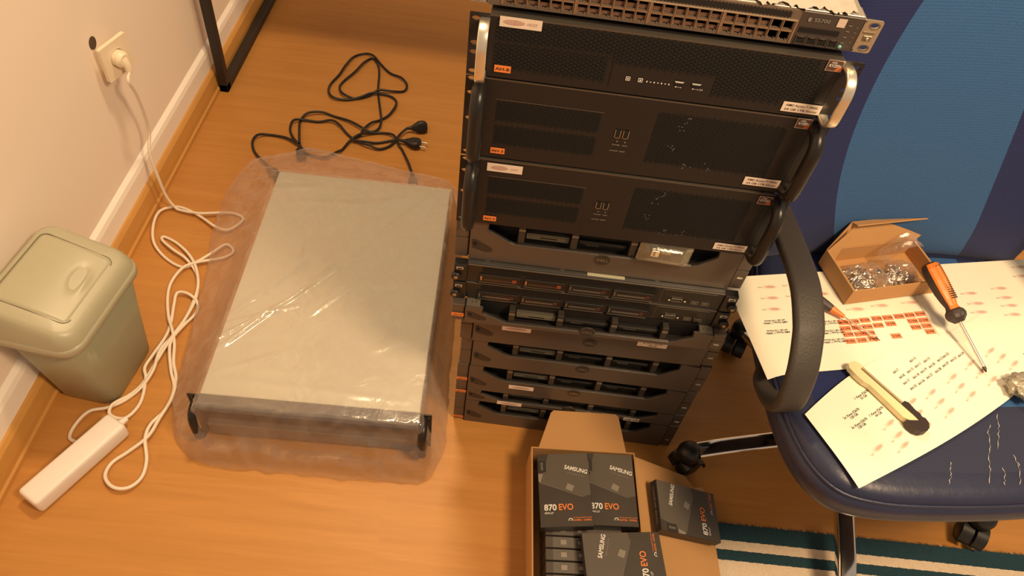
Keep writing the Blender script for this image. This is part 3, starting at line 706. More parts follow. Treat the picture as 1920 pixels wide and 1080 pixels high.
# torn film on the switch cover
mb = MB(); n = 90; rows = []
for j in range(9):
    rows.append([(-.02+.232*i/n, .004+.045*max(0, 1-i/n*2.0)**1.1+j*.036+(.004*math.sin(i*.37)+.0028*math.sin(i*.93+1)+.0012*math.sin(i*2.3))*(1 if j == 0 else .3), H+.0012+.0018*abs(math.sin(i*.7+j*1.1))+.001*math.sin(i*1.9)) for i in range(n+1)])
v = [p for r in rows for p in r]; m_ = n+1
mb.raw(v, [(j*m_+i, j*m_+i+1, (j+1)*m_+i+1, (j+1)*m_+i) for j in range(8) for i in range(n)], 0, None, True)
obj('protective_film', mb, mat('white_film', (.46, .42, .37), .3, var=.15, vscale=60, bump=.5, bscale=120), t)

# --- blister pack with a USB plug
Mb = T(.092, -.0015, 12*U+.0485) @ RX(R(-6)) @ RY(R(3)) @ FRONT
t = thing('blister_pack', 'small clear plastic blister pack propped in the window of a grey server bezel', 'package', (.082, -.004, 12*U+.0475))
mb = MB()
mb.raw([(p[0], p[1], z) for z in (.0006,) for p in rrect(.086, .046, .006, 4, 0, .024)], [list(range(20))], 0, Mb)
rings = []
for z, w_, h_ in ((.0008, .084, .044), (.003, .082, .042), (.0035, .066, .030), (.011, .060, .024), (.0125, .056, .020)):
    rings.append([(p[0]-.001, p[1], z) for p in rrect(w_, h_, .005, 4, 0, .024)])
mb.loft(rings, 0, Mb, cap=(False, True))
obj('clear_shell', mb, mat_film('blister_film', .06, (.85, .80, .62), .15, .55, .06, .3, 40), t, True)
t = thing('usb_plug', 'small metal USB plug sealed inside the clear blister pack', 'usb plug', (.075, -.006, 12*U+.06))
mb = MB(); mb.box(-.010, .008, .017, .032, .003, .0095, 0, Mb, bev=.001); mb.box(-.009, .007, .028, .0305, .0095, .0100, 1, Mb); obj('plug_body', mb, [mat('dark_brown_plastic', (.06, .04, .025), .35), mat('brass_trim', (.5, .38, .2), .3, .8)], t, True)
mb = MB(); mb.box(-.023, -.010, .0185, .0305, .004, .0085, 0, Mb, bev=.0005); mb.flat(rect(-.020, .021, -.0165, .0235), 1, Mb, .0088); mb.flat(rect(-.020, .0255, -.0165, .028), 1, Mb, .0088); obj('metal_shell', mb, [mat('polished_nickel', (.9, .85, .75), .15, 1.), HOLE], t, True)
from mathutils import noise
# ------------------------------------------------------------- bagged server on the floor
t = thing('rack_server', 'pale-topped rack server lying on the floor sealed inside a clear plastic bag', 'server', (-.4995, -.081, .004), R(1.4))
WH, WD = .1335, .655
mb = MB(); mb.box(-.2165, .2165, .004, WD, 0, WH, bev=.0012); obj('chassis', mb, mat('pale_painted_steel', (.50, .50, .42), .42, .1, var=.04, vscale=4), t)
FG = mat('slate_front', (.075, .066, .062), .38, .2)
mb = MB(); mb.box(-.2180, .2180, -.026, .006, WH-.016, WH-.001, 0, bev=.0015); mb.box(-.2165, .2165, -.004, .005, .001, WH-.014, 1); mb.box(-.213, .213, -.018, 0, .012, .052, 2, bev=.002)
hexes(mb, -.200, .2, .060, .110, .0022, 3, F, .0046)
obj('front_panel', mb, [FG, mat('front_recess', (.018, .014, .013), .45), mat('slate_ledge', (.14, .125, .118), .4, .2), HOLE], t)
for s in (-1, 1):
    a_, c_ = sorted((s*.2165, s*.2410)); mb = MB(); mb.plate(rect(a_, .001, c_, WH-.001), [ell(s*.2335, z, .005, .003, 12) for z in (.012, .05, .085, .12)], .003, 0, F); obj('mounting_ear', mb, BLACK, t)
    x = s*.226; mb = MB(); mb.tube(spline([(x, 0, WH-.018), (x, -.018, WH-.018), (x, -.032, WH-.026), (x, -.038, WH-.045), (x, -.038, .045), (x, -.032, .026), (x, -.018, .018), (x, 0, .018)], 5), .0085, 12); obj('handle', mb, mat('black_gloss_handle', (0, 0, 0)), t)
root = t
BO = [(-.893,.665),(-.860,.735),(-.754,.79),(-.635,.801),(-.447,.771),(-.305,.736),(-.262,.584),(-.246,.329),(-.240,.112),(-.228,-.05),(-.235,-.101),(-.254,-.143),(-.283,-.162),(-.364,-.166),(-.495,-.169),(-.603,-.170),(-.705,-.169),(-.753,-.150),(-.782,-.120),(-.803,-.083),(-.818,-.035),(-.829,.046),(-.862,.303),(-.888,.424),(-.900,.556)]
out = spline([(x, y, 0) for x, y in BO], 10, True)
out = [Vector((p.x+.005*noise.noise(p*38), p.y+.006*noise.noise(p*38+Vector((9, 0, 0))), 0)) for p in out]; NA = len(out); NR = 64
I = root.matrix_basis.inverted()
ridges = [((-.72,.085),(-.56,.165),.0045),((-.74,.03),(-.58,.19),.0035),((-.735,.0),(-.50,.30),.003),((-.72,.10),(-.60,.28),.003),((-.50,.22),(-.29,.26),.0025),((-.47,.36),(-.33,.56),.002),((-.70,.33),(-.55,.52),.002),((-.68,.46),(-.42,.50),.002),((-.72,-.045),(-.3,-.052),.002),((-.71,.02),(-.62,.16),.003),((-.70,-.03),(-.52,.06),.002),((-.60,.17),(-.52,.30),.0045),((-.66,.42),(-.36,.54),.0018),((-.56,.12),(-.47,.24),.003),((-.42,.05),(-.30,.12),.0015),((-.74,.50),(-.60,.53),.003),((-.40,.38),(-.30,.46),.002)]
def segd(p, a, b):
    ax, ay = a; bx, by = b; dx, dy = bx-ax, by-ay; L2 = dx*dx+dy*dy
    u = max(0, min(1, ((p[0]-ax)*dx+(p[1]-ay)*dy)/L2)); return math.hypot(p[0]-ax-u*dx, p[1]-ay-u*dy), u
def outd(x, y):
    q = I @ Vector((x, y, 0)); dx = max(-.224-q.x, 0, q.x-.224); dy = max(-.028-q.y, 0, q.y-WD-.003)
    return math.hypot(dx, dy)
cx0, cy0 = -.50, .30; mb = MB(); V = []; Fc = []
for i in range(NR+1):
    s = (i/NR)**.8 if i else 0
    for k in range(NA):
        ox, oy = out[k].x, out[k].y; x = cx0+(ox-cx0)*s; y = cy0+(oy-cy0)*s
        d = outd(x, y); dm = outd(ox, oy)+1e-4; tt = min(1, d/dm)
        an = math.atan2(y-cy0, x-cx0)
        w1 = noise.noise(Vector((x*9, y*9, 1))); w2 = noise.noise(Vector((x*26, y*26, 3))); w3 = noise.noise(Vector((math.cos(an)*16, math.sin(an)*16, s*1.2)))
        if d <= 0:
            z = .004+WH+.0030+.0012*abs(w1)+.0004*w2
            for a, b, h in ridges:
                dd, u = segd((x, y), a, b); dd += .0015*w2; z += h*math.exp(-(dd/.0045)**2)*math.sin(PI*min(1, max(0, u*.9+.08)))
            # front lip sag
        else:
            z = .0075+(WH-.004)*(1-tt)**1.0*(1-.25*math.sin(PI*tt))
            z += (.012*w1+.009*w2+.020*abs(w3))*math.sin(PI*tt)**.7*(1 if dm > .03 else .3)
            if y < -.11: z += (.007*math.sin(y*170+x*6+w1*4)+.004*math.sin(y*310-x*9+w2*3))*math.sin(PI*tt)
            z = max(z, .0065+.003*abs(w2))
            if y > .70 and x < -.6: z = max(z, .03*abs(w1)+.014)
        if i == NR: z = .0035; 
        V.append((x, y, z))
for i in range(NR):
    for k in range(NA):
        k2 = (k+1) % NA; Fc.append((i*NA+k, i*NA+k2, (i+1)*NA+k2, (i+1)*NA+k))
mb.raw(V, Fc, 0, None, True)
o = obj('plastic_bag', mb, mat_film('polythene', .13, (.86, .72, .64), .17, .50, .085, .42, 14)); tag(o, 'large clear crinkled polythene bag wrapped around the pale server on the floor', 'plastic bag')

# ------------------------------------------------------------- carton with drive boxes
t = thing('cardboard_carton', 'open brown cardboard carton on the floor full of black drive boxes', 'carton', (.06, -.24, 0), R(3))
def wallp(name, x0, x1, y0, y1, z0, z1):
    mb = MB(); mb.box(x0, x1, y0, y1, z0, z1, bev=.0004); return obj(name, mb, CARD, t)
X0, X1, Y0, Y1, HC = -.105, .108, -.235, .147, .100
wallp('carton_bottom', X0, X1, Y0, Y1, .001, .004)
for a in ((X0, X0+.003, Y0, Y1), (X1-.003, X1, Y0, Y1), (X0+.003, X1-.003, Y1-.003, Y1), (X0+.003, X1-.003, Y0, Y0+.003)): wallp('carton_wall', a[0], a[1], a[2], a[3], .004, HC)
mb = MB(); Mf = T(0, Y1-.001, HC) @ RX(R(2))
mb.plate([(-.090, 0), (.090, 0), (.080, .080), (.074, .086), (-.058, .086), (-.064, .080)], [], .003, 0, Mf); obj('lid_flap', mb, [CARD], t)
mb = MB(); Mf = T(X1, 0, HC) @ RY(R(24))
mb.plate([(0, -.24), (.185, -.24), (.185, .10), (.150, .105), (.128, .128), (.0, .138)], [], .003, 0, Mf); obj('side_flap', mb, [CARD], t)
mb = MB(); mb.plate([(.150, .106), (.172, .112), (.186, .098), (.186, .03), (.150, .05)], [], .002, 0, T(X1, 0, HC+.004) @ RY(R(25))); obj('tuck_tab', mb, [mat('pale_card', (.55, .33, .17), .8)], t)
BX1 = mat('charcoal_card', (.060, .050, .042), .36, var=.25, vscale=9); BX2 = mat('charcoal_card_light', (.115, .098, .082), .34); BX3 = mat('grey_foil_print', (.25, .225, .195), .35); EV = mat('orange_print', (.80, .24, .06), .45)
BXE = mat('box_edge', (.022, .018, .016), .4)
def ssd_box(M, label, cat='box'):
    t = bpy.data.objects.new('drive_box', None); COL.objects.link(t); t.empty_display_size = .05; t.matrix_basis = M; tag(t, label, cat)
    w, h, d = .100, .149, .0195
    mb = MB(); mb.box(-w/2, w/2, -h/2, h/2, -d, 0, 0, bev=.0008); obj('carton_sleeve', mb, BXE, t)
    mb = MB(); O = T(-w/2, -h/2, .0002)
    mb.flat(rect(.0006, .0006, w-.0006, h-.0006), 0, O)
    mb.flat([(.022, .1484), (.0045, .089), (.084, .058), (.0994, .062), (.0994, .1484)], 1, O, .0002)
    mb.flat([(.0006, .107), (.012, .107), (.0042, .088), (.0006, .092)], 2, O, .0002)
    mb.flat([(.0048, .0885), (.084, .0575), (.084, .0570), (.0045, .0878)], 2, O, .0004)
    mb.flat([(.0565, .0865), (.0690, .0800), (.0640, .0690), (.0515, .0750)], 2, O, .0005)
    mb.flat(rect(.0006, .110, .0165, .134), 3, O, .0004)
    obj('printed_face', mb, [BX1, BX2, BX3, mat('dark_tab', (.035, .03, .026), .4)], t)
    mb = MB()
    mb.text('SAMSUNG', .0118, 0, O @ T(.0745, .1135, .0008) @ RZ(R(-16)), .022, .0455)
    mb.text('Solid State Drive', .0052, 1, O @ T(.0725, .1035, .0008) @ RZ(R(-16)), .01)
    mb.text('870', .0165, 0, O @ T(.0205, .0375, .0008), .022, .0235); mb.text('EVO', .0170, 2, O @ T(.0500, .0378, .0008), .02, .0275)
    mb.text('SATA 2.5"', .0050, 0, O @ T(.0178, .0268, .0008), .02, .0165)
    mb.text('Max Sequential Read/Write Speed', .0034, 2, O @ T(.0800, .0172, .0008), .005, .0345); mb.text('560MB/s  530MB/s', .0050, 2, O @ T(.0800, .0122, .0008), .01, .0335)
    mb.text('500GB', .0060, 1, O @ T(.0085, .122, .0008) @ RZ(PI/2), .02)
    arc = [(.0575+.0042*math.cos(a), .0125+.0042*math.sin(a)) for a in [R(-20+i*22) for i in range(11)]]+[(.0575+.0030*math.cos(a), .0125+.0030*math.sin(a)) for a in [R(200-i*22) for i in range(11)]]
    mb.flat(arc, 0, O, .0008); mb.flat([(.0570, .0120), (.0580, .0128), (.0604, .0146), (.0576, .0112)], 0, O, .0009)
    obj('lettering', mb, [WHITE, GREYP, EV], t)
    mb = MB(); mb.text('V-NAND SSD  870 EVO', .0060, 0, T(0, h/2+.0003, -d/2) @ RZ(PI) @ RX(PI/2), .02, .075); obj('edge_lettering', mb, [GREYP], t)
    return t
ssd_box(T(.014, -.1925, .1215) @ RZ(R(5.2)) @ RY(R(-7)), 'black drive box lying face up at the carton\'s far left corner, overlapping its neighbour')
ssd_box(T(.106, -.176, .1085) @ RZ(R(3.5)), 'black drive box face up at the carton\'s far right, its left edge covered by another')
ssd_box(T(.129, -.312, .1115) @ RZ(R(97)), 'black drive box turned sideways across the near end of the carton')
ssd_box(T(.2645, -.1975, .0935) @ RZ(R(-1)) @ RY(R(24)) @ RZ(R(95)), 'black drive box lying askew on the folded-out carton flap')
proto = None
Mc = T(.06, -.24, 0) @ RZ(R(3))
for i in range(14):
    yy = .125-i*.0236
    M = Mc @ T(-.003, yy, .004)
    lab = 'black drive box standing on edge in the row packed along the carton'
    if proto is None:
        proto = bpy.data.objects.new('drive_box', None); COL.objects.link(proto); proto.matrix_basis = M; tag(proto, lab, 'box', 'upright drive boxes packed in the carton')
        mb = MB(); mb.box(-.074, .074, -.0103, .0103, 0, .081, bev=.0008); obj('carton_sleeve', mb, mat('box_brown_edge', (.085, .07, .06), .38), proto)
        mb = MB(); mb.flat(rect(-.060, -.0098, -.020, .0098), 0, T(0, 0, .0812)); mb.flat(rect(-.045, -.0045, -.034, .0045), 1, T(0, 0, .0815)); mb.box(-.012, -.004, -.003, .003, .0808, .0816, 2)
        obj('edge_print', mb, [mat('edge_grey', (.14, .125, .11), .35), mat('edge_pale', (.30, .27, .23), .4), GREYP], proto)
    else: copy_tree(proto, M)

# ------------------------------------------------------------- office chair
yaw = R(8)
t = thing('office_chair', 'blue fabric office chair with black armrests and chrome star base, papers on its seat', 'chair', (.575, 0, 0), yaw)
chair = t
def cl(x, y, z=0): return chair.matrix_basis.inverted() @ Vector((x, y, z))
def st_back(nt, X, Y, Z):
    tt = math_node(nt, 'SUBTRACT', Z, .81); t2 = math_node(nt, 'MULTIPLY', tt, tt)
    l = math_node(nt, 'ADD', math_node(nt, 'MULTIPLY', t2, .87), -.180)
    r = math_node(nt, 'ADD', math_node(nt, 'MULTIPLY', tt, -.206), .097)
    return math_node(nt, 'MULTIPLY', math_node(nt, 'GREATER_THAN', X, l), math_node(nt, 'LESS_THAN', X, r))
def st_seat(nt, X, Y, Z):
    a = math_node(nt, 'ADD', math_node(nt, 'MULTIPLY', Y, -.10), -.105)
    m = math_node(nt, 'MULTIPLY', math_node(nt, 'GREATER_THAN', X, a), math_node(nt, 'LESS_THAN', X, .155))
    return math_node(nt, 'MULTIPLY', m, math_node(nt, 'GREATER_THAN', Y, -.165))
FB = mat_fabric('blue_back_fabric', st_back); FS = mat_fabric('blue_seat_fabric', st_seat, -.150)
NAVY = mat('navy_leatherette', (.022, .027, .065), .36, var=.2, vscale=12, bump=.25, bscale=90)
half = [(0,-.313),(-.123,-.309),(-.19,-.301),(-.240,-.284),(-.270,-.250),(-.286,-.20),(-.290,-.13),(-.283,-.03),(-.270,.06),(-.250,.15),(-.225,.205),(-.15,.222),(0,.226)]
ring0 = half+[(-x, y) for x, y in half[1:-1][::-1]]
ring0 = [(p.x, p.y) for p in spline([(x, y, 0) for x, y in ring0], 4, True)]
def sring(k, z, off=0): # inset by off
    out_ = []; n = len(ring0)
    for i, (x, y) in enumerate(ring0):
        a = ring0[i-1]; b = ring0[(i+1) % n]; nx, ny = (b[1]-a[1]), -(b[0]-a[0]); L_ = math.hypot(nx, ny) or 1
        out_.append((x+nx/L_*off, y+ny/L_*off, z))
    return out_
def dome(r, lift):  # lift the centre
    return [(x, y, z+lift) for x, y, z in r]
o0 = 1 if sum((ring0[i][0]*ring0[(i+1) % len(ring0)][1]-ring0[(i+1) % len(ring0)][0]*ring0[i][1]) for i in range(len(ring0))) < 0 else -1
S = lambda z, inset: sring(0, z, inset*o0)
mb = MB(); mb.loft([S(.405, .05), S(.402, .02), S(.410, .004), S(.425, -.002), S(.445, -.004), S(.458, -.001), S(.462, .004)], 0, cap=(True, True))
mb.tube(S(.4645, .005)+[S(.4645, .005)[0]], .0032, 8, 0, cap=False)
mb.loft([S(.462, .006), S(.470, .007), S(.478, .014), S(.4825, .028), S(.4845, .050)], 0, cap=(False, False))
def frac(px, py, k): return (px*k, -.04+(py+.04)*k)
inner = S(.4845, .050)
rings = [inner]+[[(x*k, -.04+(y+.04)*k, .4845+.001*(1-k)) for x, y, z in inner] for k in (.85, .6, .3, .05)]
mb.loft(rings, 1, cap=(False, True))
for P in ([(.553,-.25),(.548,-.262),(.545,-.275),(.535,-.291)], [(.640,-.175),(.632,-.19),(.628,-.21),(.618,-.234),(.612,-.255),(.602,-.284)], [(.66,-.153),(.655,-.175),(.645,-.20),(.637,-.222)], [(.634,-.25),(.632,-.265),(.626,-.281)], [(.663,-.237),(.659,-.258),(.652,-.278)], [(.66,-.225),(.662,-.25)]):
    pp = []
    for i in range(len(P)-1):
        for k in range(5):
            u = k/5; pp.append((P[i][0]*(1-u)+P[i+1][0]*u+random.uniform(-.0015, .0015), P[i][1]*(1-u)+P[i+1][1]*u))
    L_ = []
    for i, p in enumerate(pp):
        q = cl(p[0], p[1]); inset = min(math.hypot(q.x-a[0], q.y-a[1]) for a in ring0)
        z = .4845 if inset > .05 else (.4825+(inset-.028)/.022*.002 if inset > .028 else .478+(inset-.014)/.014*.0045 if inset > .014 else .47)
        wd = .00045+.00035*math.sin(i*1.7); L_.append((q, z, wd))
    v = [(q.x-wd, q.y, z+.0012) for q, z, wd in L_]+[(q.x+wd, q.y, z+.0012) for q, z, wd in L_]; n = len(L_)
    mb.raw(v, [(i, n+i, n+i+1, i+1) for i in range(n-1)], 2)
obj('seat', mb, [NAVY, FS, mat('cracked_lining', (.42, .38, .36), .8)], t)
# fabric centre panel of the seat starts behind the leatherette front
# backrest
mb = MB()
def bk(u, w_, back=False):
    z = .468+w_*.62; hw = .290-.02*abs(w_-.35)-(0 if w_ < .8 else (w_-.8)**2*1.6)
    x = (u*2-1)*hw; e = min(u, 1-u)*2; ew = min(w_*6, (1-w_)*8, 1)
    y0 = .202+(z-.48)*.125+.05*(u*2-1)**2*(-.55)+.03*(w_-.25)**2
    th = .028*(1-(1-min(1, e*7))**2)**.5*ew**.4
    return (x, y0+(-th if not back else th), z)
mb.grid(lambda u, w_: bk(u, w_), 48, 44, 0); mb.grid(lambda u, w_: bk(1-u, w_, True), 48, 44, 0)
obj('backrest', mb, [FB], t)
mb = MB(); mb.sweep(spline([(0, .10, .385), (0, .22, .385), (0, .275, .42), (0, .285, .52), (0, .292, .64)], 5), rrect(.07, .012, .004, 2), (1, 0, 0)); obj('back_support', mb, BLACK2, t)
# armrests
arm = [(.275,.226,.42),(.277,.243,.47),(.280,.245,.53),(.283,.222,.585),(.286,.175,.613),(.290,.107,.622),(.290,.033,.635),(.290,-.067,.648),(.290,-.128,.635),(.290,-.155,.619),(.290,-.185,.588),(.291,-.200,.550),(.294,-.200,.518),(.297,-.184,.486),(.300,-.15,.460),(.305,-.10,.440),(.33,-.05,.435)]
A = spline([cl(*p) for p in arm], 5)
side = cl(1, 0)-cl(0, 0); side = Vector((1, 0, 0))
prof = rrect(.047, .017, .007, 3)
ARMM = mat('grained_black_polyurethane', (.050, .042, .036), .55, bump=.35, bscale=260)
for s in (-1, 1):
    mb = MB(); PP = A if s < 0 else [Vector((-p.x, p.y, p.z)) for p in A]
    mb.sweep(PP, prof, (1, 0, 0)); obj('armrest', mb, ARMM, t)
# base
hub = cl(.60, 0, 0); hx, hy = hub.x, hub.y
mb = MB(); mb.box(hx-.09, hx+.09, hy-.11, hy+.11, .372, .402, bev=.006); obj('seat_plate', mb, BLACK2, t)
mb = MB(); mb.cyl((hx, hy, .10), (hx, hy, .25), .026, .026, 24); mb.cyl((hx, hy, .25), (hx, hy, .375), .014, .014, 20); mb.cyl((hx, hy, .075), (hx, hy, .125), .038, .032, 24); obj('gas_column', mb, BLACK2, t)
def caster(ang, fx, fy, lift=0):
    mb = MB(); M = T(fx, fy, lift) @ RZ(ang)
    for s in (-1, 1): mb.lathe([(.004, -.002), (.020, -.002), (.0255, .003), (.0265, .010), (.024, .017), (.012, .021), (.003, .021)], 26, 0, M @ T(0, s*.004, .0275) @ RX(-s*PI/2))
    w_ = obj('caster', mb, mat('caster_plastic', (.016, .014, .014), .32), t)
    mb = MB(); n_ = 15; P = [(.031*math.cos(R(-10+i*14)), .031*math.sin(R(-10+i*14))+.0275) for i in range(n_)]
    for s0, s1 in ((-.026, -.003), (.003, .026)):
        ring = [(p[0], s0, p[1]) for p in P]+[(p[0], s1, p[1]) for p in P]
        mb.raw(ring, [(i, i+1, n_+i+1, n_+i) for i in range(n_-1)], 0, M, True)
        mb.raw([(p[0]*.93, s0, .0275+(p[1]-.0275)*.93) for p in P]+[(p[0]*.93, s1, .0275+(p[1]-.0275)*.93) for p in P], [(i, i+1, n_+i+1, n_+i) for i in range(n_-1)], 0, M, True)
    mb.cyl((.012, 0, .045), (.012, 0, .078), .009, .009, 14, 0, M); mb.cyl((.012, 0, .070), (.012, 0, .080), .017, .015, 18, 0, M)
    o = obj('caster_hood', mb, BLACK2, w_)
for k, (ang, ca) in enumerate(((191, 200), (263, 200), (335, 60), (47, 110), (119, 60))):
    a = R(ang)-yaw; dx, dy = math.cos(a), math.sin(a); Lg = .325
    ex, ey = hx+dx*Lg, hy+dy*Lg
    perp = (-dy, dx, 0)
    mb = MB(); P = spline([(hx+dx*.03, hy+dy*.03, .112), (hx+dx*.12, hy+dy*.12, .108), (hx+dx*.24, hy+dy*.24, .095), (hx+dx*(Lg-.02), hy+dy*(Lg-.02), .083)], 5)
    v = []
    mb.sweep(P, rrect(.036, .022, .006, 3), perp); obj('base_leg', mb, CHROME, t)
    mb = MB(); mb.lathe([(.024, .066), (.024, .084), (.020, .095), (.010, .1005), (.001, .101)], 22, 0, T(ex, ey, 0)); obj('leg_cap', mb, BLACK2, t)
    ca_ = R(ca); off = .012; caster(ca_, ex-off*math.cos(ca_), ey-off*math.sin(ca_), .0078 if k == 1 else 0)

# ------------------------------------------------------------- printed sheets
PAP = mat('white_paper', (.93, .88, .72), .7)
ORP = mat('orange_printed_cell', (.86, .27, .12), .6); PK1 = mat('pink_blur', (.78, .56, .46), .7, var=.12, vscale=120); PK2 = mat('pink_blur_core', (.66, .42, .35), .7, var=.15, vscale=120); PINKT = mat('grey_text', (.50, .38, .32), .7)
def pz(x, y):  # height of paper over the seat
    q = cl(x, y); ins = min(math.hypot(q.x-a[0], q.y-a[1]) for a in ring0)
    inside = abs(q.x) < .29 and -.31 < q.y < .22 and ins > .0
    return 0
def sheet(name, label, corner, ang, L_, W_, z, curl=None, nx=30, ny=16):
    u = Vector((math.cos(ang), math.sin(ang), 0)); v_ = Vector((-u.y, u.x, 0)); c = Vector((corner[0], corner[1], z))
    def fz(a, b): return (curl(a, b) if curl else 0)
    mb = MB(); mb.grid(lambda a, b: c+u*(a*L_)+v_*(b*W_)+Vector((0, 0, fz(a, b))), nx, ny)
    def at(x, y, dz=.0004):
        d = Vector((x, y, 0))-Vector((c.x, c.y, 0)); a = d.dot(u)/L_; b = d.dot(v_)/W_
        return fz(min(1, max(0, a)), min(1, max(0, b)))+z+dz, (-.01 < a < 1.01 and -.01 < b < 1.01)
    return mb, at
def blob(mb, at, x, y, ang, k=1.):
    z, ok = at(x, y)
    if not ok: return
    M = T(x, y, z) @ RZ(ang)
    mb.text('Sev', .0055*k, 3, M @ T(-.015*k, -.001, 0), 0)
    for q_, (ea, eb, mi_) in enumerate(((.0145, .0046, 6), (.0125, .0038, 7), (.0100, .0031, 4), (.0070, .0022, 5))): mb.flat(ell(.003*k+.0007*q_, 0, ea*k, eb*k, 18), mi_, M, .00008*q_)
mats = [PAP, ORP, INK, PINKT, PK1, PK2, mat('pink_blur_edge', (.90, .80, .66), .7), mat('pink_blur_mid', (.84, .69, .57), .7)]
GRID = [(.438,-.002),(.458,.003),(.479,.009),(.502,.016),(.523,.021),(.545,.027),(.566,.033),(.587,.039),(.439,-.015),(.46,-.01),(.48,-.005),(.501,.001),(.525,.008),(.568,.02),(.589,.025),(.441,-.027),(.462,-.023),(.481,-.018),(.57,.007),(.591,.013),(.442,-.041),(.463,-.036),(.484,-.03),(.528,-.018),(.594,.001)]
GT = [13,18,20,23,25,27,30,32,19,22,24,29,31,12,17,14,15,16,10,11,6,7,8,5,9]
SMA = [(.314,.059),(.315,.034),(.314,.009),(.468,.032),(.516,.047),(.576,.063),(.617,.076),(.622,.051),(.619,.032),(.62,.015),(.698,.102),(.703,.079),(.702,.059),(.699,.038),(.763,.124),(.765,.102),(.768,.084),(.766,.063),(.826,.187),(.82,.163),(.36,.07),(.362,.046),(.41,.058)]
SMC = [(.466,-.198),(.474,-.218),(.435,-.245),(.479,-.235),(.515,-.153),(.519,-.174),(.526,-.197),(.554,-.131),(.564,-.147),(.575,-.163),(.601,-.095),(.609,-.112),(.623,-.126),(.642,-.063),(.655,-.078),(.672,-.09),(.689,-.03),(.706,-.04),(.723,-.052)]
AMDP = [(.315,-.018),(.316,-.039),(.415,-.005),(.415,-.025),(.414,-.044)]
A13 = R(13)
# left end sheet
ca = lambda a, b: -.012*max(0, (.10-a)/.10)**2+.0015*math.sin(b*5)*max(0, .2-a)
mb, at = sheet('a', '', (.2885, -.131), A13, .345, .207, .4885, ca)
for (x, y), n_ in zip(GRID, GT):
    z, ok = at(x, y); M = T(x, y, z) @ RZ(A13+PI)
    mb.flat(rect(-.0098, -.0053, .0098, .0053), 1, M); mb.text('AH-%d' % n_, .0068, 2, M @ T(0, 0, .0003), .01)
for x, y in AMDP:
    z, ok = at(x, y); M = T(x, y, z) @ RZ(A13+PI)
    mb.text('AMD Ryzen 7 3800x\n64 GB 1TB Nvme', .0052, 2, M, .01)
for x, y in SMA:
    if x < .612: blob(mb, at, x, y, A13-R(4))
tag(obj('printed_sheet', mb, mats), 'white sheet under the armrest, printed with a grid of small orange tags', 'paper')
mb, at = sheet('b', '', (.2885+.339*math.cos(A13), -.131+.339*math.sin(A13)), A13, .297, .207, .4892, lambda a, b: .0003*math.sin(a*3+b*2))
for x, y in SMA:
    if x > .63: blob(mb, at, x, y, A13-R(4))
tag(obj('printed_sheet', mb, mats), 'white sheet beside the cardboard box printed only with rows of blurred pink marks', 'paper')
# front sheet, rotated
A3 = R(35)
P0 = Vector((.392, -.312)); mb = MB()
u = Vector((math.cos(R(33)), math.sin(R(33)))); w_ = Vector((-.059, .116)).normalized()
poly = [(.392,-.312),(.430,-.290),(.565,-.191),(.640,-.148),(.717,-.097),(.790,-.055),(.740,.020),(.60,-.018),(.50,-.06),(.422,-.087),(.333,-.196)]
def az(x, y):
    d = (x-.333)*.63+(y+.196)*(-.33); q = cl(x, y)
    e = max(0, -.235-q.y); return .4906-.16*e*e*6-(.10*max(0, -.245-q.x))
NXg = 36; NYg = 20
c0, c1, c2, c3 = Vector((.392, -.312)), Vector((.770, -.062)), Vector((.705, .055)), Vector((.333, -.196))
def fs(a, b):
    lo = c0.lerp(c1, a); hi = c3.lerp(c2, a)
    hi = hi+Vector((-.012, .016))*math.sin(PI*min(1, a*1.3))*1.0
    lo = lo+Vector((.006, -.008))*math.sin(PI*a)
    p = lo.lerp(hi, b); return Vector((p.x, p.y, az(p.x, p.y)))
mb.grid(fs, NXg, NYg)
at2 = lambda x, y, dz=.0004: (az(x, y)+dz, True)
for x, y in SMC: blob(mb, at2, x, y, R(42), .95)
AHP = [(.505,-.095),(.513,-.104),(.531,-.09),(.548,-.077),(.567,-.064),(.542,-.067),(.518,-.114),(.538,-.1),(.555,-.087),(.573,-.074),(.527,-.123),(.544,-.111),(.562,-.097),(.592,-.059),(.605,-.049),(.616,-.056),(.633,-.044),(.598,-.069),(.581,-.083)]
for (x, y), n_ in zip(AHP, [7,8,15,11,13,12,17,18,19,20,25,26,27,21,22,23,24,29,28]):
    M = T(x, y, az(x, y)+.0005) @ RZ(R(40)); mb.text('AH-%d' % n_, .0062, 2, M, .01)
for (x, y), s_ in zip([(.41,-.189),(.419,-.205),(.452,-.18),(.435,-.151)], ['2x Xeon E5670\n128 GB', '2x Xeon E5670\n128 GB', '1 Xeon E5670\n64 GB', '1 Xeon E5670\n32 GB']):
    M = T(x, y, az(x, y)+.0005) @ RZ(R(36)); mb.text(s_, .0058, 2, M, .01)
tag(obj('printed_sheet', mb, mats), 'white sheet at the seat\'s front edge with small black codes, under the cutter knife', 'paper')

# ------------------------------------------------------------- cardboard box of screws on the chair
t = thing('cardboard_box', 'small open brown cardboard box on the chair seat holding bags of screws', 'box', (.447, .037, .4915), R(16.8))
bw, bd, bh, th = .190, .098, .037, .0018
for nm, a in (('box_bottom', (0, bw, 0, bd, 0, th)), ('box_wall', (0, bw, 0, th, th, bh)), ('box_wall', (0, bw, bd-th, bd, th, bh)), ('box_wall', (0, .004, th, bd-th, th, bh)), ('box_wall', (bw-.004, bw, th, bd-th, th, bh-.002))):
    mb = MB(); mb.box(*a, bev=.0003); obj(nm, mb, CARD, t)
mb = MB(); Ml = T(0, bd, bh) @ RX(R(66)); mb.plate([(.002, 0), (bw, 0), (.214, .020), (.226, .019), (.240, .027), (.236, .048), (.042, .049)], [], .0016, 0, Ml)
mb.box(.042, .222, .046, .0485, -.001, .015, 0, Ml, bev=.0004)
obj('box_lid', mb, CARD, t)
